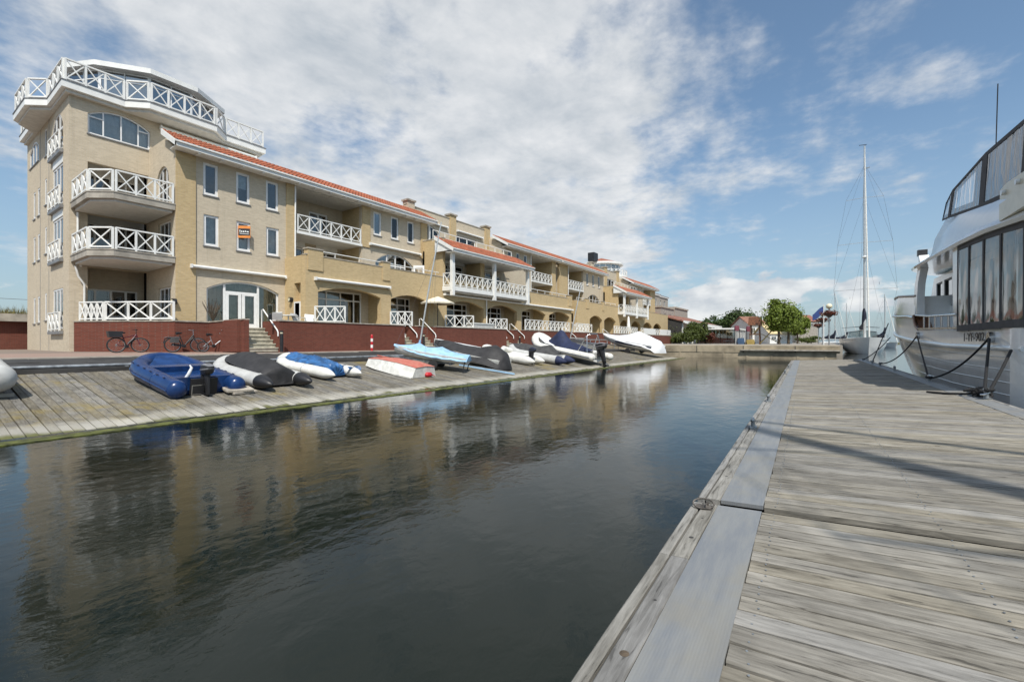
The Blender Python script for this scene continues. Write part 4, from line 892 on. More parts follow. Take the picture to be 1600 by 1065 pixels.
def chair(label, x, y, rz, mat=WHITE):
    o = thing('garden_chair', label, 'chair', (x,y,GF), (0,0,rz))
    MB().box(-.25, .25, -.24, .24, .40, .44).build('seat', mat, o); 
    mb = MB(); mb.loft([[(-.25+.04*abs(s),.22+.08*k,.44+k*.22) for s in (0,)]+[(-.24,.24+.1*k,.44+.2*k),(.24,.24+.1*k,.44+.2*k),(.25,.20+.1*k,.44+.2*k)] for k in range(3)]); mb.build('backrest', mat, o, 60)
    for sx in (-.22, .22):
        for sy in (-.21, .21): MB().bar((sx,sy,0),(sx,sy,.41), .04).build('leg', mat, o)
        MB().box(sx-.03, sx+.03, -.22, .26, .62, .65).build('armrest', mat, o)
chair('white garden chair beside the handrail at the top of the stairs', 12.9, 24.9, 2.6); chair('grey garden chair in the middle of the terrace behind the red wall', 14.0, 24.6, .4, PVCG); chair('rightmost white garden chair near the white side door', 14.65, 24.7, -.5)
o = wthing('garden_table', 'small white round garden table between the terrace chairs', 'table', (13.4,24.7,GF)); MB().lathe([(.5,0),(.5,.04)], (13.4,24.7,GF+.7), 20).build('table_top', WHITE, o); MB().lathe([(.04,0),(.04,.7)], (13.4,24.7,GF), 10).build('pedestal', WHITE, o); MB().lathe([(.25,0),(.2,.04)], (13.4,24.7,GF), 14).build('foot', WHITE, o)
for px, zt in ((422, 0), (539, 0)):
    xx = tx(px, 23.95); o = wthing('lantern', ('small dark lantern on the coping near the garden table' if px < 500 else 'small dark lantern on the coping by the crossed railing'), 'lantern', (xx,23.95,WT)); MB().box(xx-.07, xx+.07, 23.88, 24.02, WT, WT+.26).build('body', BLACK, o); MB().lathe([(.1,.26),(.03,.34)], (xx,23.95,WT), 8).build('top', BLACK, o)
def parasol(label, x, y, z, h, r_, closed=False):
    o = wthing('parasol', label, 'parasol', (x,y,z)); MB().tube([(x,y,z),(x,y,z+h)], .03, 8).build('pole', ALU if closed else BLACK, o, 50); MB().lathe([(.3,0),(.3,.08),(.06,.12)], (x,y,z), 12).build('base', CONC, o)
    if closed: MB().lathe([(.05,.7),(.22,.9),(.28,1.4),(.14,h-.1),(.03,h+.1)], (x,y,z), 12).build('folded_canopy', WHITE, o, 50)
    else:
        mb = MB(); n = 8; rings = []
        for rr, zz_ in ((.02, h+.12), (r_*.5, h-.08), (r_, h-.38), (r_*.99, h-.48)): rings.append([(x+rr*math.cos(2*PI*j/n), y+rr*math.sin(2*PI*j/n), z+zz_) for j in range(n)])
        mb.loft(rings, True, False); mb.build('canopy', PARAS, o)
parasol('open cream parasol on the terrace by the second stairs', tx(684, 24.5), 24.5, GF, 2.62, 1.3); parasol('closed white parasol on the far terrace', tx(982, 24.3), 24.3, GF, 3.0, 1, True)
o = wthing('planter_shrub', 'bare brown shrub in a pot beside the yellow pilaster', 'plant', (10.6,27.2,GF)); mb = MB(); rs = random.Random(4)
MB().lathe([(.16,0),(.22,.35)], (10.6,27.2,GF), 12).build('pot', CONC, o)
for i in range(40):
    a = rs.uniform(0, 6.28); e = rs.uniform(.2, .5); mb.tube([(10.6,27.2,GF+.35),(10.6+.5*e*math.cos(a),27.2+.5*e*math.sin(a),GF+.8),(10.6+e*math.cos(a+.3),27.2+e*math.sin(a+.3),GF+1.1+rs.random()*.5)], .01, 4)
tag(mb.build('twigs', BARK, o), kind='stuff')
o = wthing('storage_box', 'grey wicker storage bench on the terrace left of the white fence', 'bench', (29.6,24.4,GF)); MB().box(28.9, 31.6, 24.1, 24.9, GF, GF+.75).build('chest', PVCG, o); MB().box(28.85, 31.65, 24.05, 24.95, GF+.752, GF+.85).build('lid', CURT, o)
for (px, lb) in ((269.5, 'round dark wall lamp at the corner of the wing'), (457, 'round dark wall lamp beside the white side door')):
    y_ = 27.7 if px < 300 else 27.0; x_ = 9.0 if px < 300 else 14.8; zc = 1.5+.6 if px < 300 else 2.6
    o = wthing('wall_lamp', lb, 'lamp', (x_,y_,zc)); MB().tube([(x_+.08,y_,zc),(x_-.12,y_,zc)], .15, 14).build('housing', BLACK, o, 40); MB().tube([(x_-.12,y_,zc),(x_-.14,y_,zc)], .10, 14).build('lens', LAMPG, o, 40)
# bicycles
def bicycle(label, px0, px1, y, frame, kind):
    x0, x1 = tx(px0, y), tx(px1, y); L = x1-x0; rw = {'e': .36, 'omafiets': .36, 'small': .27}[kind]; z0 = -.51
    o = wthing('bicycle', label, 'bicycle', ((x0+x1)/2,y,z0), 'bicycles parked at the red wall')
    a, b_ = Vector((x0+rw, y, z0+rw)), Vector((x1-rw, y-.02, z0+rw)); lean = Vector((0,.10,1)).normalized()
    for c, st_ in ((a, 0), (b_, .35)):
        dr_ = Vector((math.cos(st_), -math.sin(st_), 0)); n = 28
        ring_ = lambda r_: [c+dr_*r_*math.cos(2*PI*j/n)+lean*r_*math.sin(2*PI*j/n) for j in range(n+1)]
        wh = MB().tube(ring_(rw-.02), .030, 6, False).build('wheel', RUBBER, o, 60); MB().tube(ring_(rw-.05), .010, 5, False).build('rim', BIKES if kind != 'e' else ZINC, wh, 60)
        sp = MB()
        for j in range(14): q = c+(dr_*math.cos(2*PI*j/14)+lean*math.sin(2*PI*j/14))*(rw-.05); sp.bar(c, q, .004)
        sp.tube([c-Vector((0,.05,0)), c+Vector((0,.05,0))], .03, 8); tag(sp.build('spokes', STEEL, wh), kind='stuff')
    P = lambda u, h_: Vector((x0+L*u, y, z0))+lean*h_
    bb = P(.46, .30); seat = P(.36, .92 if kind != 'small' else .86); head = P(.70, .86 if kind != 'small' else .68); fk = P(.735, .60)
    fm = MB()
    if kind == 'e': tubes = [(bb, seat-(seat-bb)*.12, .018), (head, seat-(seat-bb)*.35, .018), (head, bb, .032), (a, bb, .014), (a, seat-(seat-bb)*.35, .012), (head, fk, .026), (fk, b_, .02)]
    elif kind == 'omafiets': tubes = [(bb, seat-(seat-bb)*.1, .017), (head, P(.52, .42), .024), (P(.52, .42), bb, .024), (head-lean*.12, bb, .022), (a, bb, .014), (a, seat-(seat-bb)*.3, .012), (head, fk, .022), (fk, b_, .018)]
    else: tubes = [(bb, seat-(seat-bb)*.1, .016), (P(.70, .62), bb, .026), (a, bb, .014), (a, seat-(seat-bb)*.45, .012), (P(.655, 1.0), P(.735, .45), .02), (P(.735, .45), b_, .016)]
    for p, q, r_ in tubes: fm.tube([p, q], r_*1.35, 8)
    fm.build('frame', frame, o, 50)
    sd = MB().tube([seat+Vector((-.13,0,.02)), seat+Vector((0,0,.035)), seat+Vector((.14,0,.03))], [.075, .06, .02], 8).build('saddle', BLACK, o, 60)
    hb = head+lean*(.22 if kind != 'small' else .40); MB().tube([hb+Vector((-.10,-.27,.05)), hb+Vector((.03,-.12,.02)), hb, hb+Vector((.03,.12,.02)), hb+Vector((-.10,.27,.05))], .014, 6).tube([head, hb], .016, 6).build('handlebar', BIKES if kind != 'e' else BLACK, o, 60)
    mb = MB(); mb.tube([bb+Vector((0,-.07,0)), bb+Vector((.12,-.07,-.10))], .012, 6).tube([bb+Vector((0,.07,0)), bb+Vector((-.12,.07,.10))], .012, 6).tube([bb+Vector((0,-.05,0)), bb+Vector((0,-.03,0))], .09, 16).build('crank', BLACK, o, 50)
    if kind == 'e':
        MB().extr([P(.06, .74)+Vector((0,-.18,0)), P(.34, .74)+Vector((0,-.18,0)), P(.36, 1.02)+Vector((0,-.2,0)), P(.03, 1.02)+Vector((0,-.2,0))], (0,.38,0)).build('crate', BLACK, o); MB().tube([P(.5, .42), P(.66, .72)], .05, 8).build('battery', BLACK, o, 50)
        MB().bar(P(.05, .72), P(.38, .72), .12, .02).build('carrier', BLACK, o)
    if kind == 'omafiets':
        MB().bar(P(.02, .74), P(.34, .76), .14, .02).build('carrier', BIKES, o); MB().extr([P(.12, .48)+Vector((0,-.22,0)), P(.30, .46)+Vector((0,-.22,0)), P(.34, .74)+Vector((0,-.2,0)), P(.16, .76)+Vector((0,-.2,0))], (0,.16,0)).build('pannier', GRYCOV, o)
        MB().tube([P(.0, .45), P(.03, .66), P(.15, .75), P(.28, .66)], .025, 6).build('mudguard', BLACK, o, 60); MB().extr([P(.16, .34)+Vector((0,-.06,0)), P(.50, .26)+Vector((0,-.06,0)), P(.50, .36)+Vector((0,-.06,0)), P(.18, .44)+Vector((0,-.06,0))], (0,.03,0)).build('chain_guard', BLACK, o)
bicycle('dark red electric bicycle with black crate on its carrier', 166, 233, 27.5, BIKER, 'e'); bicycle('black city bicycle with grey pannier bag against the red wall', 256, 322, 26.4, BLACK, 'omafiets'); bicycle('small silver folding bicycle in front of the black one', 308, 363, 25.8, BIKES, 'small')

# ================= boats on the ramp (local frame: y towards the bow, x to starboard, z up from the keel)
def boat_root(name, label, x, y, rz, lift=0.0, cat='dinghy', group=None):
    return thing(name, label, cat, (x, y, ramp_z(x, y)+lift+.01), (ang, 0, rz), group)
def tube_path(L, W, r_, rise, n=10, x_in=.0):
    hw = W/2-r_; pts = []; yb = L/2-r_; ys = yb-hw*1.5
    for i in range(5): pts.append((-hw, -L/2+.32*r_/.2*.2+(ys+L/2)*i/4, r_))
    for i in range(1, n):
        a = PI*i/n; k = math.sin(a); pts.append((-hw*math.cos(a)*(1.0), ys+(yb-ys)*k**.75, r_+rise*k**1.6))
    for i in range(5): pts.append((hw, ys+(-L/2+.32*r_/.2*.2-ys)*i/4, r_))
    return pts
def inflatable(o, L, W, r_, rise, mt, mc=None, floor=PVCG, round_end=False, stripe=None, grab=None):
    p = [Vector(q) for q in tube_path(L, W, r_, rise)]
    t_ = MB().tube(p, r_, 18, True).build('air_tube', mt, o, 60)
    for q in (p[0], p[-1]):
        if round_end: prof = [(r_*math.cos(a*PI/12), r_*.75*math.sin(a*PI/12)) for a in range(0, 7)]
        else: prof = [(r_*1.005, -.12), (r_*1.005, 0), (r_*.82, .16), (r_*.5, .34), (r_*.12, .48)]
        MB().tube([q+Vector((0,-d,0)) for _, d in prof], [max(rr, .01) for rr, _ in prof], 18).build('tube_end', mc or mt, o, 60)
    if stripe:
        for s in (-1, 1):
            MB().tube([v+Vector((s*(r_*.98) if abs(v.x) > W/2-r_-.01 and (v.x > 0) == (s > 0) else (v.x/max(.01, W/2-r_))*r_*.8, (.8*r_ if abs(v.x) < W/2-r_-.01 else 0), -.02)) for v in (p[:10] if s < 0 else p[9:])], .022, 6).build('rubbing_strake', stripe, o, 60)
    hw = W/2-r_
    MB().extr([(-hw,-L/2+.3,r_*.55),(hw,-L/2+.3,r_*.55),(hw,L/2-hw*1.7,r_*.6),(0,L/2-r_*1.6,r_*1.0+rise*.4),(-hw,L/2-hw*1.7,r_*.6)], (0,0,.03)).build('floor', floor, o)
    MB().box(-hw, hw, -L/2+.34, -L/2+.39, .02, r_*2.0).build('transom', floor, o)
    for sd_ in (-1, 1):                                   # welded seams and rope patches along the tubes
        if grab:
            ys_ = [-L/2+.55+k*(L*.62)/5 for k in range(6)]
            MB().tube([(sd_*(W/2-r_*.5), yy+(.0 if k % 2 == 0 else 0), r_*1.88-(.03 if k % 2 else 0)) for k, yy in enumerate([a+(b_-a)*h_ for a, b_ in zip(ys_, ys_[1:]) for h_ in (0, .5)]+[ys_[-1]])], .011, 5).build('grab_line', grab, o, 60)
            for yy in ys_: MB().tube([(sd_*(W/2-r_*.5)-.01,yy,r_*1.86),(sd_*(W/2-r_*.5),yy,r_*1.96)], .035, 8).build('rope_patch', grab, o, 50)
    sm_ = MB()
    for v, w_ in ((p[2], p[3]), (p[-3], p[-4]), (p[6], p[7]), (p[-7], p[-8])):
        d = (w_-v).normalized(); a = Vector((0,0,1)); b_ = d.cross(a).normalized(); a = b_.cross(d); sm_.tube([v+(a*math.cos(2*PI*k/20)+b_*math.sin(2*PI*k/20))*(r_*1.004) for k in range(21)], .006, 5, False)
    tag(sm_.build('welded_seams', floor, o, 60), kind='stuff')
    return t_
def outboard(o, y, z, s=1.0, cowl=BLACK, legm=BLACK, tilt=-.15):
    M = Matrix.Translation((0, y, z))@Matrix.Rotation(tilt, 4, 'X'); T = lambda p: M@Vector(p)*1.0 if False else M@(Vector(p)*s)
    rings = []; sq = lambda c_: math.copysign(abs(c_)**.62, c_)
    for zz_, a, b_, yo in ((0, .11, .19, -.04), (.06, .14, .24, -.05), (.20, .15, .27, -.08), (.29, .135, .24, -.10), (.33, .09, .17, -.10), (.345, .05, .1, -.10)):
        rings.append([T((a*sq(math.cos(2*PI*j/16)), yo-.08+b_*sq(math.sin(2*PI*j/16)), zz_+.25-.12*max(0, -math.sin(2*PI*j/16))*(zz_/.345)*0.6)) for j in range(16)])
    c = MB().loft(rings[:4]).build('outboard_cowling', BLACK, o, 50); MB().loft([[v+Vector((0,0,.002)) for v in r_] for r_ in rings[3:]]).build('cowling_cap', cowl, c, 50)
    MB().loft([[M@(Vector(((v[0])*s, (v[1])*s, zq*s))) for v in [(a*1.04*sq(math.cos(2*PI*j/16))*.15/.15, -.15+b_*1.04*sq(math.sin(2*PI*j/16)), 0) for j in range(16)]] for a, b_, zq in ((.148, .262, .39), (.150, .268, .43))]).build('cowling_band', cowl, c, 50)
    rings = [[T((a*math.cos(2*PI*j/10), -.12+b_*math.sin(2*PI*j/10), zz_)) for j in range(10)] for zz_, a, b_ in ((.25, .09, .14), (-.1, .06, .12), (-.45, .035, .10), (-.62, .035, .12))]
    lg = MB().loft(rings).build('outboard_leg', legm, o, 50)
    MB().extr([T((-.1,-.32,-.38)), T((.1,-.32,-.38)), T((.07,.06,-.38)), T((-.07,.06,-.38))], (0,0,.02)).build('cavitation_plate', legm, lg)
    MB().tube([T((0,.1,-.58)), T((0,-.1,-.58)), T((0,-.30,-.58))], [.02*s, .055*s, .04*s], 8).build('gearcase', legm, lg, 50)
    pr = MB()
    for k in range(3):
        a = k*2*PI/3; d = Vector((math.cos(a), 0, math.sin(a))); e = Vector((-math.sin(a), .35, math.cos(a)))
        pr.add([T(Vector((0,-.27,-.58))+d*.02-e*.03), T(Vector((0,-.27,-.58))+d*.12-e*.05), T(Vector((0,-.27,-.58))+d*.13+e*.05), T(Vector((0,-.27,-.58))+d*.02+e*.03)], [(0,1,2,3)])
    pr.build('propeller', ZINC, lg)
    MB().extr([T((-.11,-.02,.30)), T((.11,-.02,.30)), T((.11,-.02,-.12)), T((-.11,-.02,-.12))], (0,.09*s,0)).build('clamp_bracket', BLACK, o)
def cover(o, st, mat, name='cover', n=12, sag=.0, seed=1, wr=.012):
    """st: (y, half width, edge z, ridge z)"""
    rs = random.Random(seed); rings = []
    for (y, w_, ze, zr) in st:
        ring = []
        for j in range(n+1):
            a = j/n*2-1; k = 1-abs(a)**1.7; ring.append((w_*a+rs.uniform(-wr, wr), y+rs.uniform(-wr, wr), ze+(zr-ze)*k+rs.uniform(-wr, wr)))
        rings.append(ring)
    out = []                                               # denser stations, smooth between
    for a, b_ in zip(rings, rings[1:]):
        for q in range(3):
            f = q/3; out.append([tuple(Vector(p)*(1-f)+Vector(r2)*f+Vector((0,0,rs.uniform(-wr, wr)*.5-sag*math.sin(f*PI)))) for p, r2 in zip(a, b_)])
    out.append(rings[-1])
    mb = MB(); k = len(out)
    mb.loft(out, False, False)
    for e in (0, k-1):
        mid = len(mb.v); ring = out[e]; mb.v.append((0, ring[0][1]+(-.02 if e == 0 else .02), min(p[2] for p in ring))); o0 = e*(n+1)
        for j in range(n): mb.f.append((o0+j, o0+j+1, mid))
    return mb.build(name, mat, o, 70)
def hull(o, st, mat, name='hull', n=4):
    rings = [[(-w_,y,zs),(-w_*.96,y,zs*.5+zc*.5),(-w_*.78,y,zc),(0,y,zk),(w_*.78,y,zc),(w_*.96,y,zs*.5+zc*.5),(w_,y,zs)] for y, w_, zk, zc, zs in st]
    return MB().loft(rings, True, True).build(name, mat, o, 40)
def trailer(o, L, W, h_=.45, ang_l=True):
    mb = MB(); mb.bar((-.1,-L*.35,h_),(0,L*.7,h_*.9), .07); mb.bar((.1,-L*.35,h_),(0,L*.7,h_*.9), .07); mb.bar((-W/2,-L*.1,h_-.08),(W/2,-L*.1,h_-.08), .07); mb.bar((-W*.35,-L*.35,h_),(W*.35,-L*.35,h_), .06)
    mb.build('trailer_frame', GALV, o)
    for s in (-1, 1):
        MB().tube([(s*W/2-.07,-L*.1,.24),(s*W/2+.07,-L*.1,.24)], .24, 16).build('trailer_wheel', RUBBER, o, 40)
        MB().bar((s*W*.3,-L*.35,h_),(s*W*.3,-L*.35,h_+.25), .05).build('trailer_support', GALV, o)
    MB().bar((0,L*.62,h_*.9),(0,L*.62,.02), .05).build('jockey_leg', GALV, o)
G = 'small boats pulled up on the ramp'
# 1 grey inflatable at the left edge of the picture
o = boat_root('inflatable_boat', 'light grey inflatable boat with rounded tube cut by the left edge', .72, 14.75, .03, .14, group=G); inflatable(o, 3.6, 1.75, .27, .25, PVCG, PVCG, PVCG, True, CURT)
MB().box(-.5, .5, -1.4, -1.2, -.13, .05).build('launching_wheel_frame', GALV, o); MB().bar((.2,-1.6,-.1),(.85,-1.6,-.1), .06).build('chock', CONC, o)
# 2 blue RIB
o = boat_root('inflatable_boat', 'open dark blue inflatable with black outboard motor nearest on the ramp', 4.50, 13.45, .04, .02, group=G); o.rotation_euler.x = .16; o.scale = (.86, .88, .9)
inflatable(o, 3.5, 1.95, .235, .15, RIBBLUE, RIBBLUE, RIBDARK, True, RIBDARK, grab=NAVY)
hull(o, [(-1.42,.66,-.02,.05,.30),(0,.66,-.06,.04,.3),(.9,.5,-.02,.12,.35),(1.35,.15,.22,.32,.5)], RIBDARK)
MB().extr([(-.68,.1,.30),(.68,.1,.30),(.68,.4,.30),(-.68,.4,.30)], (0,0,.16)).build('thwart', RIBDARK, o); MB().extr([(-.55,.65,.36),(.55,.65,.36),(.25,1.1,.55),(-.25,1.1,.55)], (0,0,.05)).build('bow_locker', RIBDARK, o)
MB().box(-.36, .30, -1.52, -1.455, -.02, .44).build('motor_plate', BLACK, o); MB().box(-.34, -.02, -1.535, -1.522, .02, .28).build('plate_frame', STEEL, o); MB().box(-.32, -.04, -1.54, -1.533, .04, .26).build('plate_inset', BLACK, o)
outboard(o, -1.5, .32, .85, pm('grey_cowling', (.20, .205, .22), .35, var=.1), BLACK, -.25)
MB().tube([(-.40,-1.2,.35),(-.33,-1.28,.52),(-.28,-1.3,.70),(-.31,-1.25,.76)], [.035, .05, .035, .015], 8).build('crumpled_plastic_bag', WCOV, o, 60)

# 3 grey inflatable under black cover
o = boat_root('inflatable_boat', 'grey inflatable with black cone ends under a black tent-like cover', 6.38, 13.6, .04, -.02, group=G); o.rotation_euler.x = .115; o.scale = (.95, .95, .84); inflatable(o, 3.2, 1.6, .22, .2, PVCG, BLACK, PVCG)
cover(o, [(-1.40,.50,.06,.12),(-1.36,.54,.34,.60),(-1.30,.55,.38,.64),(-.6,.54,.42,.80),(.2,.52,.46,.90),(.9,.46,.5,.80),(1.35,.30,.56,.64)], BLKCOV, seed=3, wr=.008)
# 4 white inflatable under crumpled blue tarpaulin
o = boat_root('inflatable_boat', 'white inflatable half covered by a crumpled blue tarpaulin', 8.46, 14.15, .10, -.02, group=G); o.rotation_euler.x = .11; o.scale = (.96, .96, .82); inflatable(o, 2.9, 1.5, .21, .2, PVCW, PVCW, RIBDARK)
cover(o, [(-1.30,.36,.06,.40),(-1.1,.52,.30,.56),(-.6,.50,.42,.60),(-.1,.60,.42,.68),(.4,.70,.26,.62),(.85,.68,.26,.66),(1.3,.45,.36,.60)], TARP, 'tarpaulin', 22, seed=8, wr=.045)
MB().loft([[(.28+.3*math.sin(k*2.1)*.1+j*.09,-1.45-.1*math.sin(j+k),.42-k*.08+.02*math.sin(j*2.3)) for j in range(7)] for k in range(5)], False, False).build('tarpaulin_flap', TARP, o, 60)
# 5 upturned pram dinghy
o = boat_root('pram_dinghy', 'upturned white pram dinghy with faded red bottom', 11.42, 13.3, .12, 0, group=G)
def frame4(y, w_, z0, z1, wt): return [(-w_,y,z0),(w_,y,z0),(w_*wt,y,z1),(0,y,z1+.03),(-w_*wt,y,z1)]
MB().loft([frame4(-1.3, .66, 0, .36, .80), frame4(-.5, .72, 0, .42, .82), frame4(.5, .66, .02, .40, .80), frame4(1.2, .46, .04, .30, .74)]).build('hull', DINGW, o, 30)
MB().loft([[(-w_,y,z),(0,y,z+.035),(w_,y,z),(w_,y,z+.012),(0,y,z+.047),(-w_,y,z+.012)] for y, w_, z in ((-1.315,.54,.362),(-.5,.60,.422),(.5,.54,.402),(1.21,.35,.302))]).build('bottom', DINGR, o, 30)
MB().bar((0,-1.2,.42),(0,1.1,.44), .04, .03).build('skeg', DINGR, o); MB().bar((-.70,-1.3,.02),(-.74,-.5,.02), .05, .05).build('gunwale', DINGW, o)
b = wthing('red_fender', 'small red plastic buoy lying beside the upturned dinghy', 'buoy', (11.75,12.0,ramp_z(11.75,12)))
MB().tube([(11.6,12.0,ramp_z(11.6,12)+.09),(11.66,12.0,ramp_z(11.6,12)+.09),(11.85,11.99,ramp_z(11.6,12)+.09),(11.95,11.98,ramp_z(11.6,12)+.07)], [.03, .09, .09, .02], 12).build('float', REDP, b, 60); MB().tube([(11.95,11.98,ramp_z(11.6,12)+.07),(12.05,11.97,ramp_z(11.6,12)+.04)], .015, 6).build('eye', REDP, b)
# 6 sailing dinghy under light blue cover with mast
o = boat_root('sailing_dinghy', 'sailing dinghy under light blue cover with tall bare mast, on a launching trolley', 13.5, 13.65, .52, 0, group=G); o.scale = (.84, .80, .76)
hull(o, [(-1.95,.62,.42,.50,.78),(-.8,.78,.36,.46,.80),(.6,.72,.38,.5,.84),(1.6,.36,.46,.58,.92),(2.05,.05,.6,.75,.96)], PVCW)
cover(o, [(-2.0,.66,.62,.98),(-1.2,.80,.64,1.02),(-.5,.84,.62,1.22),(.3,.80,.66,1.08),(.75,.72,.72,1.26),(1.3,.52,.8,1.05),(2.1,.08,.9,1.0)], LBLUE, sag=.03, seed=5, wr=.012)
trailer(o, 3.2, 1.5, .34)
MB().tube([(0,.75,.6),(.0,.75,1.4)], .06, 8).build('mast_collar', LBLUE, o, 60)
ms = MB().tube([(0,.75,.5),(.10,.70,4.0),(.26,.56,8.1)], [.045, .045, .03], 8).build('mast', ALU, o, 60)
for p in ((-.7,.2,1.0), (.7,.2,1.0), (0,2.0,1.0)): MB().tube([p, (.2,.6,6.4)], .005, 4).build('shroud', WIRE, o)
for x in (-.6, .6): MB().bar((x,-1.9,.62),(x,-1.85,.05), .05).build('prop', BLACK, o)
# 7 boat under glossy black cover
o = boat_root('covered_boat', 'boat wrapped in a taut black cover right of the light blue one', 16.35, 13.9, .10, .05, group=G)
hull(o, [(-1.9,.62,.02,.10,.42),(0,.75,.0,.1,.45),(1.3,.5,.05,.2,.55),(2.1,.05,.3,.45,.7)], PVCW)
cover(o, [(-2.1,.40,.02,.35),(-1.9,.70,.06,.78),(-1.3,.84,.14,1.04),(-.5,.86,.2,.82),(.5,.82,.34,.80),(1.4,.58,.5,.86),(2.2,.10,.66,.80)], BLKCOV, seed=9, wr=.012)
s = wthing('spar', 'pale blue spar lying on the ramp beside the black covered boat', 'spar', (15.4,12.2,ramp_z(15.4,12.2))); MB().bar((15.15,13.5,ramp_z(15.1,13.5)+.07),(15.9,11.0,ramp_z(15.9,11.0)+.07), .08, .05).build('beam', LBLUE, s); MB().bar((15.17,13.4,ramp_z(15.1,13.4)+.115),(15.92,11.05,ramp_z(15.9,11.05)+.115), .03, .02).build('track', ALU, s)
# 8 white tenders
o = boat_root('inflatable_boat', 'cream white inflatable with sagging tubes and small motor beyond the black cover', 20.0, 14.35, .05, .02, group=G); inflatable(o, 3.3, 1.5, .22, .2, PVCW, PVCW, PVCW); outboard(o, -1.45, .4, .8, NAVY)
MB().tube([(-.5,.1,.46),(0,.3,.58),(.5,.1,.46)], .14, 8).build('rolled_canvas', PVCW, o, 60)
o = boat_root('rowing_boat', 'white hull of a small rowing boat behind the black cover', 18.4, 16.1, .5, .1, group=G); hull(o, [(-1.6,.55,.02,.1,.42),(0,.65,.0,.1,.45),(1.1,.42,.05,.18,.5),(1.7,.05,.2,.35,.6)], PVCW); cover(o, [(-1.55,.5,.42,.46),(0,.6,.45,.52),(1.5,.15,.55,.6)], WCOV, seed=2)
# 9 grey covered inflatable
o = boat_root('inflatable_boat', 'grey inflatable with charcoal cover in front of the white motor boat', 22.4, 14.0, .06, .02, group=G); inflatable(o, 3.7, 1.65, .24, .22, PVCG, NAVY, PVCG)
cover(o, [(-1.45,.60,.3,.62),(-.9,.68,.4,.98),(-.2,.66,.42,.80),(.8,.62,.46,.82),(1.75,.3,.52,.72)], GRYCOV, seed=6, wr=.012)
# 10 white RIB with navy cover on trailer
o = boat_root('motor_boat', 'white rigid inflatable with navy console cover and big outboard on a trailer', 26.0, 13.9, -.28, .34, group=G, cat='motor boat'); o.scale = (.95, .95, .80)
inflatable(o, 6.3, 2.3, .27, .75, PVCW, PVCW, PVCG, True, NAVY)
hull(o, [(-2.8,.85,-.20,.02,.35),(0,.85,-.28,.0,.3),(1.6,.62,-.1,.15,.4),(2.9,.1,.4,.5,.9)], GEL)
cover(o, [(-1.9,.62,.52,.70),(-1.2,.7,.52,.90),(-.2,.72,.5,1.05),(.5,.62,.55,1.78),(.75,.55,.6,1.80),(1.7,.35,.66,.75)], NAVY, 'console_cover', seed=4, wr=.01)
cover(o, [(.6,.78,.52,.60),(1.4,.72,.62,.74),(2.2,.5,.85,.98),(2.9,.12,1.15,1.2)], WCOV, 'bow_cover', seed=21, wr=.01)
outboard(o, -3.0, .45, 1.5, pm('silver_cowling', (.20, .19, .20), .45, var=.2), BLACK, -.35)
mb = MB()
for s_ in (-1, 1): mb.tube([(s_*.7,-2.5,.5),(s_*.55,-2.2,1.75),(s_*.35,-2.25,1.9)], .03, 8); mb.tube([(s_*.7,-1.7,.5),(s_*.55,-2.15,1.75)], .03, 8)
mb.tube([(-.35,-2.25,1.9),(.35,-2.25,1.9)], .03, 8); mb.tube([(-.62,-2.35,1.2),(.62,-2.35,1.2)], .025, 8); mb.build('radar_arch', STEEL, o, 60)
tr2 = thing('boat_trailer', 'galvanised trailer under the white rigid inflatable', 'trailer', (26.0, 13.9, ramp_z(26,13.9)), (ang, 0, -.28)); trailer(tr2, 4.6, 2.0, .36)
# 11 white tarpaulin boat on trailer
o = boat_root('covered_boat', 'motor boat under a white tarpaulin at the far end of the ramp', 40.4, 14.9, -.30, .52, group=G, cat='motor boat'); o.scale = (1, 1, .72)
hull(o, [(-3.0,1.05,-.2,.1,.75),(-.5,1.1,-.3,.05,.75),(1.6,.85,-.1,.25,.85),(3.2,.08,.5,.7,1.1)], GEL)
MB().loft([[(-w_-.02,y,z),(-w_-.02,y,z+.14),(w_+.02,y,z+.14),(w_+.02,y,z)] for y, w_, z in ((-3.0,1.04,.38),(-.5,1.09,.36),(1.0,.96,.42))]).build('navy_stripe', NAVY, o)
cover(o, [(-3.3,.85,-.1,.85),(-3.0,1.14,.25,1.4),(-2.0,1.16,.5,1.75),(-.8,1.16,.55,2.15),(.4,1.1,.65,1.5),(1.8,.82,.8,1.2),(3.3,.12,1.05,1.2)], WCOV, 'tarpaulin', sag=.03, seed=12, wr=.02)
tr3 = thing('boat_trailer', 'galvanised trailer under the boat with the white tarpaulin', 'trailer', (40.4, 14.9, ramp_z(40.4,14.9)), (ang, 0, -.30)); trailer(tr3, 5.0, 2.1, .42)
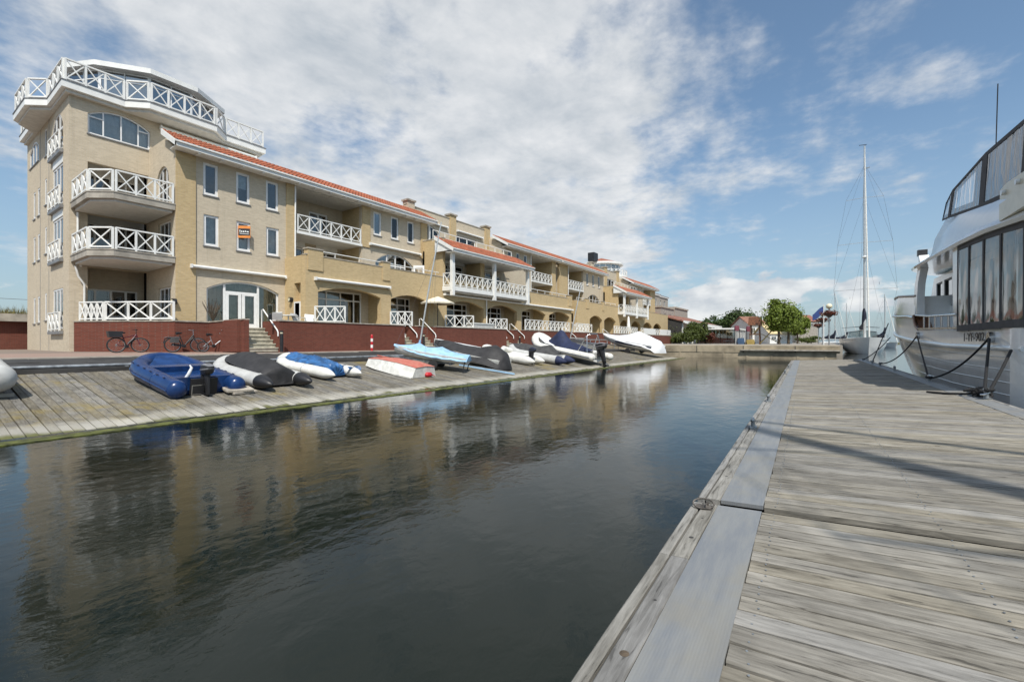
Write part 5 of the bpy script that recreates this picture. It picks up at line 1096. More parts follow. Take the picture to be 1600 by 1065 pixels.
# 12 dinghy with leaning mast behind
o = boat_root('sailing_dinghy', 'half hidden sailing dinghy with leaning bare mast behind the white motor boat', 31.6, 16.0, .2, .3, group=G)
hull(o, [(-1.9,.6,.0,.1,.4),(0,.7,.0,.1,.42),(1.4,.4,.05,.2,.5),(2,.05,.2,.4,.6)], PVCW); cover(o, [(-1.9,.62,.36,.55),(0,.72,.38,.7),(2,.1,.55,.6)], BLKCOV, seed=3); MB().tube([(0,.6,.4),(.45,.4,5.0)], .04, 8).build('mast', ALU, o, 60); MB().bar((0,.5,.75),(2.6,.2,.75), .08).build('boom', ALU, o)
for i, (x, y, a) in enumerate(((5.3,12.0,.2), (5.22,11.98,-.1))):
    q = thing('paving_slab', ('upper concrete slab of the pair by the blue boat' if i else 'lower concrete slab of the pair by the blue boat'), 'slab', (x, y, ramp_z(x, y)+.015+.065*i), (ang, 0, a)); MB().loft([[(-.3,-.2,z),(.3,-.2,z),(.3,.2,z),(-.3,.2,z)] if k else [(-.29,-.19,z),(.29,-.19,z),(.29,.19,z),(-.29,.19,z)] for k, z in ((0, 0), (1, .008), (1, .05), (0, .06))]).build('block', COPING, q)

# ================= motor yacht along the right side of the jetty (jetty-aligned frame, x forward, bow away)
YS = 1.2                                                # the yacht is a 20 m boat lying 0.6 m off the jetty on its lines
YM = Matrix.Rotation(DYAW, 3, 'Z'); YO = Vector((17.5, -4.95, WZ))
ya = thing('motor_yacht', 'large white motor yacht with canvas flybridge enclosure moored right of the jetty', 'yacht', YM@YO*YS, (0, 0, DYAW), off=YO); ya.scale = (YS, YS, YS)
CY = -4.95; XB = 27.6
def yd(px, py, y):                                      # jetty-frame point on the vertical plane at lateral offset y
    d = YM.transposed()@ray_dir(px, py); return d*(y/d.y)
def lerp(tab, x):
    if x <= tab[0][0]: return tab[0][1]
    for (a, va), (b_, vb) in zip(tab, tab[1:]):
        if x <= b_: return va+(vb-va)*(x-a)/(b_-a)
    return tab[-1][1]
def hb_deck(x): return 2.4 if x < 19 else 2.4*max(0, 1-((x-19)/(XB-19))**2.1)
def hb_wl(x): return 2.28 if x < 15 else 2.28*max(0, 1-((x-15)/(26.4-15))**1.75)
def z_rub(x): return lerp([(8.9,-.12),(13,-.10),(15,-.04),(17,.03),(19.5,.16),(27.6,.8)], x)
def z_top(x): return lerp([(8.9,.20),(12,.22),(14.9,.29),(16.05,.33),(16.4,.47),(16.7,.72),(19.5,.84),(27.6,1.3)], x)
def half(x, f): return hb_wl(x)+(hb_deck(x)-hb_wl(x))*f**1.5
stx = [9.05, 9.4, 10, 11, 12, 13, 14, 15, 16.05, 16.4, 16.7, 17.5, 18.5, 19.5, 20.5, 21.5, 22.5, 23.5, 24.4, 25.2, 25.9, 26.5, 27.0, 27.4, 27.58]
for nm, lo, hi, mat in (('lower_hull', None, 'rub', GEL_SHADE), ('bulwark', 'rub', 'top', GEL)):
    rings = []
    for x in stx:
        zr, zt = z_rub(x), z_top(x)
        lv = [(-2.6, -.25), (WZ-.3, .0), (WZ+.2, .25), (-.75, .6), (zr, .93)] if lo is None else [(zr, .945), ((zr+zt)/2, .98), (zt, 1.0)]
        k = .96 if x == 9.05 else 1.0
        port = [(x if z > WZ else min(x, 26.5), CY+half(x, max(f, 0))*k*(1 if f >= 0 else .5), z) for z, f in lv]
        star = [(p[0], 2*CY-p[1], p[2]) for p in reversed(port)]
        rings.append(port+star)
    MB().loft(rings, True, True).build(nm, mat, ya, 35)
rb = MB()
for s in (1, -1): rb.tube([(x, CY+s*(half(x, .95)+.02), z_rub(x)+.02) for x in stx], .045, 8)
rb.build('rub_rail', GEL, ya, 60)
for k in range(7):                                      # scored plank lines of the hull side
    gl_ = MB(); gl_.tube([(x, CY+(half(x, .25+.68*((z_rub(x)-.12-.19*k*(1+.03*(x-9))-(WZ+.2))/(z_rub(x)-WZ-.2)) if (z_rub(x)-.12-.19*k*(1+.03*(x-9))) > WZ+.2 else .25)+.008), max(z_rub(x)-.12-.19*k*(1+.03*(x-9)), WZ)) for x in stx[1:-2]], .009, 5); gl_.build('scored_plank_line', GEL, ya)
# raised bow bulwark above the moulding
def CAPZ(x): return lerp([(16.6,1.26),(19.5,1.48),(27.6,1.75)], x)
rings = []
for x in [16.65, 17.5, 18.5, 19.5, 20.5, 21.5, 22.5, 23.5, 24.5, 25.4, 26.2, 26.9, 27.3]:
    zt = z_top(x); h2 = CAPZ(x); b0, b1 = half(x, 1.0)-.01, max(half(x, 1.0)-.06, .02)
    rings.append([(x,CY+b0,zt),(x,CY+b1,h2),(x,CY-b1,h2),(x,CY-b0,zt)])
MB().loft(rings).build('bow_bulwark', GEL, ya, 35)
for nm, zf, mat, r_ in (('moulding', lambda x: z_top(x), STEEL, .035), ('cap_rail', lambda x: CAPZ(x)+.02, TEAK, .035)):
    mb = MB()
    for s in (1, -1): mb.tube([(x, CY+s*(half(x, 1.0)-(.05 if nm == 'cap_rail' else -.01)), zf(x)) for x in [16.65, 17.5, 18.5, 19.5, 20.5, 21.5, 22.5, 23.5, 24.5, 25.4, 26.2, 26.9, 27.3]], r_, 8)
    mb.build(nm, mat, ya, 60)
MB().tube([(16.0, CY+2.4, .34),(16.3, CY+2.41, .42),(16.5, CY+2.40, .55),(16.68, CY+2.39, .73)], .04, 8).build('teak_edge', TEAK, ya, 60)
MB().extr([(16.05,CY+2.1,.34),(16.6,CY+2.1,.34),(16.6,CY+2.1,.72)], (0,.26,0)).build('teak_bracket', TEAK, ya)
MB().box(9.4, 16.8, CY-2.3, CY+2.3, .0, .08).build('side_deck', TEAK, ya)
MB().bar((9.4,CY+2.38,.22),(16.0,CY+2.38,.35), .10, .04).build('bulwark_cap', STEEL, ya)
hr = MB().tube([(12.6,CY+2.36,.56),(15,CY+2.36,.64),(16.65,CY+2.36,.74)], .028, 8).build('hand_rail', STEEL, ya, 60)
for x in (13.2, 13.8, 14.4, 15.0, 15.6): MB().tube([(x,CY+2.36,z_top(x)+.02),(x,CY+2.36,lerp([(12.6,.56),(15,.64),(16.65,.74)], x))], .02, 6).build('stanchion', STEEL, ya, 60)
# deckhouse
hp_ = FR(CY+1.65); hpd = Pl((0, CY+1.65), (1, 0), (0, 1))
wins = [rect(13.3, 13.55, .12, 1.75), rect(15.4, 16.3, .98, 1.75), rect(16.5, 17.3, .98, 1.75), rect(17.5, 18.2, .98, 1.74)]
panel(ya, hpd, 12.6, 17, .08, 2.0, wins, .12, GEL, 'deckhouse_side', outer=[(12.6,.08),(19.2,.08),(19.2,.95),(18.5,1.92),(12.6,1.92)])
for w_ in wins: window(ya, hpd, w_, (), (), w=-.02, fr=.035, sill=False, frame=BLACK, name='side_window', glass=GLASSB)
pd2 = Pl((0, CY-1.65), (1, 0), (0, -1)); panel(ya, pd2, 12.6, 18.4, .08, 2.0, wins, .12, GEL, 'deckhouse_side', outer=[(12.6,.08),(19.2,.08),(19.2,.95),(18.5,1.92),(12.6,1.92)])
for w_ in wins: window(ya, pd2, w_, (), (), w=-.02, fr=.035, sill=False, frame=BLACK, name='side_window', glass=GLASSB)
MB().box(12.6, 12.75, CY-1.6, CY+1.6, .08, 2.0).build('aft_bulkhead', CREAM, ya); MB().box(13.4, 16.4, CY-1.4, CY+1.4, .08, .75).build('saloon_furniture', CREAM, ya)
MB().extr([(19.15,CY-1.6,.95),(19.15,CY+1.6,.95),(18.5,CY+1.6,1.92),(18.5,CY-1.6,1.92)], (.03,0,.03)).build('windscreen', GLASSB, ya)
MB().box(19.3, 25, CY-1.2, CY+1.2, .7, 1.1).build('foredeck', GEL, ya)
MB().extr([(12.3,CY+2.34,.24),(12.95,CY+2.34,.26),(12.8,CY+2.38,1.92),(12.3,CY+2.38,1.92)], (0,-.12,0)).build('side_pillar', GEL, ya)
MB().loft([[(x0,CY+2.36,z),(x0+.42,CY+2.36,z),(x0+.42,CY+2.2,z),(x0,CY+2.2,z)] for x0, z in ((16.45, .72), (16.45, 1.26), (16.35, 1.6), (16.0, 1.97))]).build('visor_pillar', GEL, ya, 40)
# flybridge deck with rounded fascia, coaming and brow
rings = []
for x in (8.0, 9, 10.5, 12, 14, 16, 16.7, 17.3, 18.1, 18.8, 19.3):
    b_ = 2.46 if x < 16.4 else lerp([(16.4,2.46),(16.8,2.42),(17.4,2.2),(18.2,1.8),(18.8,1.35),(19.3,.6)], x); zc = lerp([(8,1.56),(9.1,1.68),(10.5,1.80),(12.3,1.89),(17.3,2.0)], x)
    rings.append([(x,CY-b_,zc),(x,CY+b_,zc),(x,CY+b_+.02,zc+.06),(x,CY+b_-.1,zc+.17),(x,CY-b_+.1,zc+.17),(x,CY-b_-.02,zc+.06)])
MB().loft(rings).build('flybridge_deck', GEL, ya, 35)
rings = []
for x, b0, b1, z1 in ((8.2,2.34,2.1,2.2),(11,2.36,2.12,2.44),(13.4,2.36,2.12,2.76),(15.0,2.34,2.06,3.0),(15.4,2.3,1.95,2.88),(16.1,2.24,1.8,2.62),(16.9,2.1,1.5,2.40),(17.8,1.8,1.2,2.26),(18.6,1.3,.8,2.18)):
    z0 = lerp([(8,1.68),(9.1,1.8),(10.5,1.92),(12.3,2.01),(17.3,2.12)], x); rings.append([(x,CY-b0,z0),(x,CY+b0,z0),(x,CY+(b0+b1)/2+.06,(z0+z1)/2),(x,CY+b1,z1),(x,CY-b1,z1),(x,CY-(b0+b1)/2-.06,(z0+z1)/2)])
MB().loft(rings).build('flybridge_coaming', GEL, ya, 35)
mb = MB(); mb.box(8.4, 9.9, CY+2.10, CY+2.44, 1.86, 2.12); fb = mb.build('davit_mount', CREAM, ya)
MB().extr([(8.3,CY+2.3,2.0),(9.5,CY+2.3,2.1),(9.95,CY+2.3,2.2),(9.95,CY+2.3,2.34),(9.7,CY+2.3,2.38),(8.3,CY+2.3,2.32)], (0,.12,0)).build('davit_cheek', CREAM, ya)
for x in (9.2, 9.75): MB().tube([(x,CY+2.42,2.26),(x,CY+2.46,2.26)], .04, 10).build('bolt_cap', GEL, ya, 40)
# bimini and clear panels of the flybridge
prof = [(8.2,3.38),(10.2,3.52),(12.2,3.64),(13.4,3.68),(14.5,3.58),(15.1,3.42)]
base = [(8.2,2.2),(10.2,2.38),(12.2,2.60),(13.4,2.76),(14.6,2.94),(15.15,3.0)]
top_side = 2.02
rings = [[(x,CY-top_side+ (0 if x < 13 else .1),z),(x,CY-1.2,z+.16),(x,CY,z+.22),(x,CY+1.2,z+.16),(x,CY+top_side-(0 if x < 13 else .1),z),(x,CY+1.2,z+.13),(x,CY,z+.19),(x,CY-1.2,z+.13)] for x, z in prof]
MB().loft(rings).build('bimini', CANV, ya, 45)
MB().loft([[(x,CY-1.9,z+.06),(x,CY-1.2,z+.19),(x,CY,z+.25),(x,CY+1.2,z+.19),(x,CY+1.9,z+.06),(x,CY,z+.2)] for x, z in prof[:4]]).build('bimini_top', GEL, ya, 45)
for s in (1, -1):
    for i in range(5):
        if i == 3: continue
        (xa, za), (xb, zb) = prof[i], prof[i+1]; (xc, zc), (xd, zd) = base[i], base[i+1]
        if i == 2: xb, zb = prof[4]; xd, zd = base[4]
        ya0, yb0 = CY+s*2.03, CY+s*2.09
        cp = MB(); o_ = [(xc,yb0,zc),(xd,yb0,zd),(xb,ya0,zb),(xa,ya0,za)]; ctr = sum((Vector(p) for p in o_), Vector())/4
        i_ = [tuple(ctr+(Vector(p)-ctr)*.86) for p in o_]; cp.wall(o_, [i_], (0,.012*s,0)); q = cp.build('enclosure_panel', CANV, ya)
        MB().extr(i_, (0,.004*s,0)).build('clear_window', VINYLF, q)
fp = [(15.2,CY-1.95,3.0),(15.2,CY+1.95,3.0),(15.12,CY+1.9,3.4),(15.12,CY-1.9,3.4)]; MB().extr(fp, (.01,0,0)).build('front_window', VINYLF, ya)
MB().loft([[(15.15,CY+2.04*s_,2.86),(15.3,CY+2.0*s_,3.0),(15.2,CY+1.96*s_,3.04)] for s_ in (-1, -.5, 0, .5, 1)]).build('windscreen_lip', BLUEP, ya, 40)
for x, q in ((9.5, -.25), (12.2, -.12), (14.2, -.06)): MB().tube([(x,CY-1.95,2.6+q),(x,CY-1.9,3.4+q),(x,CY-1.2,3.78+q),(x,CY,3.82+q),(x,CY+1.2,3.78+q),(x,CY+1.9,3.4+q),(x,CY+1.95,2.6+q)], .018, 6).build('bimini_hoop', STEEL, ya, 60)
MB().box(12.4, 13.1, CY-1.2, CY+.4, 2.5, 3.1).build('helm_seat', GEL, ya); MB().box(14.2, 14.8, CY-1.5, CY+1.5, 2.8, 3.1).build('helm_console', GEL, ya)
an = yd(1556, 236, CY+1.6); MB().tube([(an.x,an.y,an.z-.15),(an.x,an.y,an.z+.12)], .03, 8).tube([(an.x,an.y,an.z),(an.x-.12,an.y+.0,an.z+1.35)], .010, 6).build('whip_antenna', BLACK, ya, 50)
sx = yd(1441, 400, CY+1.7); mb = MB(); mb.box(sx.x-.09, sx.x+.09, sx.y-.12, sx.y+.12, sx.z+.0, sx.z+.2); mb.build('searchlight', BLACK, ya); MB().loft([[(sx.x-.45+k*.1,sx.y-.12,sx.z-.25+k*.12),(sx.x-.2+k*.05,sx.y-.12,sx.z-.25+k*.12),(sx.x-.2+k*.05,sx.y+.12,sx.z-.25+k*.12),(sx.x-.45+k*.1,sx.y+.12,sx.z-.25+k*.12)] for k in range(3)]).build('light_bracket', GEL, ya)
MB().tube([(17.6,CY+2.1,1.3),(17.6,CY+2.1,2.2)], .018, 6).build('flag_staff', ZINC, ya, 50)
# canvas screens along the aft deck
xs = [9.0, 9.9, 10.7, 11.5, 12.25]; RF = [(8,1.56),(9.1,1.68),(10.5,1.80),(12.3,1.89),(17.3,2.0)]
for i in range(4):
    a, b_ = xs[i], xs[i+1]; yb0 = CY+2.42; sl_ = .16*(i-2)
    o_ = [(a,yb0,.20),(b_,yb0,.21),(b_+.05,yb0-.02,lerp(RF,b_+.05)),(a+.05,yb0-.02,lerp(RF,a+.05))]; i_ = [(a+.035,yb0,.32),(b_-.035,yb0,.33),(b_+.015,yb0-.018,lerp(RF,b_)-.08),(a+.085,yb0-.018,lerp(RF,a)-.08)]
    q = MB().wall(o_, [i_], (0,.014,0)).build('canvas_screen', CANV, ya)
    g_ = []
    for k in range(9):
        f = k/8; p0 = Vector(i_[0]).lerp(Vector(i_[1]), f); p1 = Vector(i_[3]).lerp(Vector(i_[2]), f); g_.append([p0.lerp(p1, m_/6)+Vector((0,.006*math.sin(f*PI*3+m_*.9+i)*math.sin(m_/6*PI),0)) for m_ in range(7)])
    MB().loft(g_, False, False).build('clear_window', VINYL, q, 70)
for x, lean in ((9.4, .25), (10.1, .05)): MB().tube([(x+lean,CY+2.2,.2),(x,CY+2.2,1.72)], .025, 8).build('awning_pole', STEEL, ya, 60)
MB().box(9.3, 9.45, CY-2.2, CY+2.2, .1, .55).build('aft_rail_panel', GEL, ya); MB().box(9.6, 12.5, CY-1.2, CY+1.0, .08, .55).build('cockpit_sofa', CREAM, ya); MB().box(10.4, 11.8, CY+.9, CY+1.5, .5, .6).build('cockpit_table', TEAK, ya)
# rounded stern quarter
rings = []
for k in range(8):
    a = k/7*PI/2; rings.append([(9.32-.75*math.sin(a), CY+1.70+.76*math.cos(a)+.02, z) for z in (-1.35, -.5, .0, .19)])
MB().loft(rings, False, False).build('stern_quarter', GEL, ya, 60)
MB().box(9.0, 9.3, CY-1.7, CY+1.7, -1.2, .15).build('transom', GEL, ya)
rg = yd(1521, 527, CY+2.42)
text_obj('1-YF-902', .22, BLACK, ya, Matrix.Translation((rg.x, CY+2.425, rg.z))@Matrix.Rotation(R(180), 4, 'Z')@Matrix.Rotation(R(90), 4, 'X'), 'registration_number', sx=1.5)
for k in range(3):
    q = yd(1404+k*6, 540+k*2, CY+1.9); MB().tube([(q.x+1.2,CY+half(q.x, .5)-.2,q.z),(q.x+1.2,CY+half(q.x, .5)+.03,q.z)], .16, 10).build('port_hole', BLACK, ya, 40)
# fairleads
eyes = {}
for nm, px, py in (('mid', 1433, 524), ('aft', 1546, 527)):
    q = yd(px, py, CY+2.44); eyes[nm] = q; MB().tube([(q.x,q.y-.06,q.z),(q.x,q.y+.02,q.z)], .09, 12).build('fairlead', STEEL, ya, 40)
# ================= mooring lines
def rope(label, p, q, sag, r_=.019, n=14, name='mooring_line', extra=(), mat=ROPE):
    p, q = Vector(p), Vector(q); pts = [p.lerp(q, i/n)-Vector((0,0,sag*4*(i/n)*(1-i/n))) for i in range(n+1)]+[Vector(e) for e in extra]
    o = wthing(name, label, 'rope', tuple(q), 'black mooring lines of the yacht'); MB().tube(pts, r_, 7).build('line', mat, o, 70)
    MB().tube([q+Vector((.05*math.cos(a), .04*math.sin(a), .02+.01*math.sin(a*2))) for a in [k*PI/5 for k in range(11)]], r_*1.1, 6).build('hitch', mat, o, 70)
    return o
def W_(v): return YM@Vector(v)*YS
def DK(px, py, h_=.0): q = dockp(px, py); return Vector((q.x, q.y, q.z+h_))
cl = [cleat(lb, *dl(px, py), bg) for px, py, bg, lb in ((1363, 568.5, 1.2, 'farthest cleat on the right edge of the jetty holding the bow line'), (1375, 572, 1.3, 'cleat wrapped in black rope near the yacht bow'),
      (1398, 579, 1.3, 'bare bollard-like cleat between the ropes on the right edge'), (1452, 595.5, 1.2, 'cleat amidships of the yacht with two lines made fast'), (1541, 622.5, 1.3, 'nearest right edge cleat under the heap of black rope'))]
rope('steep bow line from the far bulwark down to the farthest right cleat', W_(yd(1388, 505, CY+2.2)), DK(1363, 568.2, .08), .03)
rope('slack bow line crossing the steep one at the yacht bow', W_(yd(1391, 527, CY+2.1)), DK(1349, 563.6, .05), .10)
rope('drooping line from the middle fairlead to the rope wrapped cleat', W_(eyes['mid']), DK(1376, 572, .09), .22)
rope('straight line from the middle fairlead down to the amidships cleat', W_(eyes['mid']), DK(1451, 595.5, .07), .02)
rope('long drooping line from the aft fairlead to the amidships cleat', W_(eyes['aft']), DK(1453, 595.8, .07), .16)
rope('taut near vertical line from the aft fairlead to the rope heap', W_(eyes['aft']), DK(1538, 622, .09), .0, .022)
hk = DK(1546, 624.5, .13)
rope('stern line rising out of the right edge of the picture from the rope heap', W_((9.2, CY+2.5, -.12)), hk, .02, .022)
rs = random.Random(31); b0 = DK(1524, 618.5, .02); ax = YM@Vector((1,0,0)); ay = YM@Vector((0,1,0))
hp2 = wthing('rope_heap', 'untidy heap of black rope with a loose tail on the right metal strip', 'rope', tuple(b0))
for k in range(7):
    c = b0+ax*rs.uniform(-.15, .15)+ay*rs.uniform(-.10, .12); pts = []
    ph, ra, rb_ = rs.uniform(0, 6), rs.uniform(.10, .22), rs.uniform(.06, .12)
    for j in range(15): a = ph+j*.42; pts.append(c+ax*ra*math.cos(a)+ay*rb_*math.sin(a)+Vector((0,0,.02+.012*k+.02*math.sin(a*1.5))))
    MB().tube(pts, .018, 7).build('coil', ROPE, hp2, 70)
t0_ = DK(1449, 614, .02); MB().tube([b0+Vector((0,0,.03))]+[b0.lerp(t0_, f)+ax*.05*math.sin(f*7)+Vector((0,0,.0)) for f in (.2, .35, .5, .65, .8, .92, 1)], .018, 7).build('loose_tail', ROPE, hp2, 70)
o = wthing('snap_hook', 'bright steel snap hook on the stern line beside the rope heap', 'hook', tuple(hk)); MB().tube([hk+Vector((0,0,.02)), hk+Vector((0,0,-.02))-ay*.0, hk+ax*-.02+ay*.06+Vector((0,0,-.05)), hk+ay*.10+Vector((0,0,-.055))], .014, 7).build('hook', STEEL, o, 60); MB().tube([hk+Vector((0,0,.0)), hk+Vector((0,0,.05))], .022, 8).build('eye', STEEL, o, 60)

# ================= sailing yachts
def sail_yacht(label, x, y, rz, L, W, fb, mh, group, nm='sailing_yacht', full=True):
    """bow towards local -x; z=0 at the waterline"""
    o = thing(nm, label, 'sailboat', (x, y, WZ), (0, 0, rz), group)
    st = []
    for k in range(15):
        f = k/14; xx = -L/2+L*f; hb = W/2*math.sin(PI*min(1, .06+f*.62)**.85)**.9 if f < .75 else W/2*(1-.35*((f-.75)/.25)**2)
        if k == 0: hb = .03
        sh = fb*(1.18-.25*f+.07*f*f*2); st.append([(xx+.02,-hb,sh),(xx+.04*L*(1-f),-hb*.93,sh*.5),(xx+.07*L*(1-f)**2,-hb*.72,0),(xx+.07*L*(1-f)**2,-hb*.4,-.4),(xx+.07*L*(1-f)**2,hb*.4,-.4),(xx+.07*L*(1-f)**2,hb*.72,0),(xx+.04*L*(1-f),hb*.93,sh*.5),(xx+.02,hb,sh)])
    MB().loft(st).build('hull', GEL, o, 40)
    MB().loft([[(p[0]+.0, q*1.006*abs(p[1])*.80 if False else p[1], p[2]) for p in (r_[2],)]+[(r_[2][0],r_[2][1]*1.01,.10),(r_[5][0],r_[5][1]*1.01,.10),(r_[5][0],r_[5][1]*1.01,-.1)] for r_ in st]).build('boot_stripe', SAILBL, o, 40)
    for sgn in (-1, 1): MB().tube([(r_[0][0], sgn*abs(r_[0][1])*1.005, r_[0][2]-.22) for r_ in st[1:-3]], .018, 5).build('cove_line', ZINC, o, 50)
    MB().loft([[(xx,-w_,z),(xx,w_,z),(xx,w_*.85,z+h_),(xx,-w_*.85,z+h_)] for xx, w_, z, h_ in ((-L*.22, W*.16, fb*.98, .05), (-L*.12, W*.26, fb*.98, .35), (L*.12, W*.30, fb*.95, .42), (L*.2, W*.3, fb*.95, .2))]).build('coachroof', GEL, o, 40)
    mx = -L*.10; MB().tube([(mx,0,fb),(mx,0,fb+mh*.6),(mx+.12,0,fb+mh)], [.17, .15, .10], 10).build('mast', ALU, o, 50)
    for k, (h_, w_) in enumerate(((.26, .54), (.50, .47), (.73, .32))):
        zc = fb+mh*h_; MB().tube([(mx+.25,-W*w_*1.2,zc),(mx,0,zc+.05),(mx+.25,W*w_*1.2,zc)], .028, 6).build('spreader', ALU, o, 50)
    wr = .010
    for s in (-1, 1):
        tips = [(mx+.1,s*W*.46,fb)]+[(mx+.25,s*W*w_*1.2,fb+mh*h_) for h_, w_ in ((.26, .54), (.50, .47), (.73, .32))]+[(mx,0,fb+mh*.9)]
        MB().tube(tips, wr, 4).build('cap_shroud', WIRE, o)
        for a, b_ in ((0, .5), (1, .73), (2, .9)): MB().tube([tips[a] if a else (mx+.5,s*W*.44,fb), (mx,0,fb+mh*b_)], wr*.8, 4).build('diagonal_stay', WIRE, o)
    MB().tube([(-L/2+.15,0,fb*1.2),(mx-.1,0,fb+mh*.95)], [.10, .05], 8).build('furled_genoa', PVCW, o, 60)
    MB().tube([(L/2-.2,0,fb),(mx+.1,0,fb+mh*.99)], wr, 4).build('backstay', WIRE, o)
    MB().tube([(mx+.1,0,fb+1.3),(L*.34,0,fb+1.45)], .10, 8).build('boom', ALU, o, 50)
    MB().loft([[(xx,.04+w_*math.cos(2*PI*j/10),fb+zc+h_*math.sin(2*PI*j/10)) for j in range(10)] for xx, w_, zc, h_ in ((mx-.25,.08,3.6,.5),(mx,.26,2.9,1.5),(mx+.5,.24,2.2,.9),(mx+1.6,.2,1.9,.45),(L*.32,.13,1.75,.25))]).build('sail_cover', SAILBL, o, 50)
    if full:
        fr_ = MB(); 
        for q in (0, .9): fr_.tube([(L*.16+q,-W*.34,fb+.3),(L*.14+q,-W*.30,fb+1.1),(L*.14+q,0,fb+1.3),(L*.14+q,W*.30,fb+1.1),(L*.16+q,W*.34,fb+.3)], .03, 6)
        fr_.build('sprayhood_frame', BLACK, o, 50); MB().loft([[(L*.14+q,-W*.31,fb+1.15),(L*.14+q,0,fb+1.36),(L*.14+q,W*.31,fb+1.15),(L*.14+q,0,fb+1.32)] for q in (0, .5, 1.0)]).build('sprayhood', SAILBL, o, 50)
        MB().loft([[(L*.14+.02,-W*.31,fb+.4),(L*.14+.02,W*.31,fb+.4),(L*.14+.02,W*.29,fb+1.1),(L*.14+.02,0,fb+1.28),(L*.14+.02,-W*.29,fb+1.1)], [(L*.14+.03,-W*.31,fb+.4),(L*.14+.03,W*.31,fb+.4),(L*.14+.03,W*.29,fb+1.1),(L*.14+.03,0,fb+1.28),(L*.14+.03,-W*.29,fb+1.1)]]).build('sprayhood_window', GLASSB, o)
        MB().loft([[(L*.26+q,-W*.42,fb+1.75),(L*.26+q,0,fb+1.95),(L*.26+q,W*.42,fb+1.75),(L*.26+q,0,fb+1.9)] for q in (0, 1.0, 2.0)]).build('bimini', SAILBL, o, 50)
        MB().lathe([(.3,0),(.34,.1),(.2,.22)], (mx-.45,0,fb+mh*.42), 14).build('radar', GEL, o, 50)
        pl_ = MB()
        for s in (-1, 1):
            pl_.tube([(-L/2+.1,s*.1,fb*1.2+.6),(-L*.35,s*W*.30,fb*1.1+.6),(0,s*W*.49,fb+.62),(L*.4,s*W*.45,fb+.62)], .014, 5)
            for xx, yy in ((-L*.35, .30), (-L*.18, .42), (0, .485), (L*.2, .485), (L*.4, .44)): pl_.tube([(xx,s*W*yy,fb*.95),(xx,s*W*yy,fb+.62)], .014, 5)
        pl_.build('guard_rail', STEEL, o, 50)
        for zc, yy in ((.30, -.5), (.27, .35), (.23, .5)): MB().add([(mx+.2,yy*W*.6,fb+mh*zc),(mx+.7,yy*W*.6,fb+mh*zc-.25),(mx+.2,yy*W*.6,fb+mh*zc-.5)], [(0,1,2)]).build('pennant', SIGNBL, o)
        MB().bar((mx+.0,-.2,fb+mh+.05),(mx+.0,.6,fb+mh+.12), .06).build('wind_vane', BLACK, o); MB().bar((mx,.05,fb+mh*.88),(mx-.3,-.5,fb+mh*.88), .10).build('mast_light', ALU, o)
    return o
bq = ray_dir(1357, 553); bq = bq*(WZ/bq.z)
hd = R(1.5); LY = 13.5
sail_yacht('white sailing yacht with tall mast, bow towards the viewer, beyond the concrete jetty', bq.x+LY*.43*math.cos(hd), bq.y+LY*.43*math.sin(hd), hd, LY, 5.1, 1.75, 25.6, 'sailing yachts in the harbour')
sail_yacht('sailing yacht outside the frame whose mast shadows fall across the jetty', -2.2, -5.9, PI+.02, 11, 3.4, 1.2, 14.5, 'sailing yachts in the harbour', full=False)
for i, (px, D, mh, lb) in enumerate(((1378, 120, 13, 'far small sailing yacht just right of the tall mast'), (1300, 150, 17, 'distant mast and hull behind the flower lamp'), (1318, 170, 15, 'distant yacht half hidden left of the tall mast'), (1291, 190, 15, 'farthest thin mast left of the flower lamp'))):
    d = ray_dir(px, 534); d = d*D; sail_yacht(lb, d.x, d.y, .6+.4*i, 10, 3.2, 1.2, mh, 'sailing yachts in the harbour', full=False)
# ================= plaza beyond the concrete jetty
def at(px, D): d = ray_dir(px, 534)*D; return d.x, d.y
PZ = -.36
def leaf_cloud(mb, c, rad, n, size, rs, hollow=.35, lump=7):
    cs = [(Vector((rs.gauss(0, 1), rs.gauss(0, 1), rs.gauss(0, 1))).normalized()*rs.uniform(.35, .82), rs.uniform(.22, .40)) for _ in range(lump)]+[(Vector((0, 0, -.1)), .6)]
    k = 0
    while k < n:
        q = Vector((rs.uniform(-1, 1), rs.uniform(-1, 1), rs.uniform(-1, 1))); l = q.length
        if l > 1.15 or l < hollow*rs.random(): continue
        near = min(((q-c_).length/r_) for c_, r_ in cs)
        if near > 1 and rs.random() > .05: continue
        p = Vector((c[0]+q.x*rad[0], c[1]+q.y*rad[1], c[2]+q.z*rad[2])); nrm = (q+Vector((rs.gauss(0, .6), rs.gauss(0, .6), rs.gauss(.3, .6)))).normalized()
        a = nrm.orthogonal().normalized(); b_ = nrm.cross(a); th = rs.uniform(0, 6.28); u = a*math.cos(th)+b_*math.sin(th); v = nrm.cross(u); s = size*rs.uniform(.6, 1.3)
        mb.add([p-u*s, p+v*s*.6-nrm*s*.15, p+u*s, p-v*s*.6+nrm*s*.1], [(0,1,2,3)]); k += 1
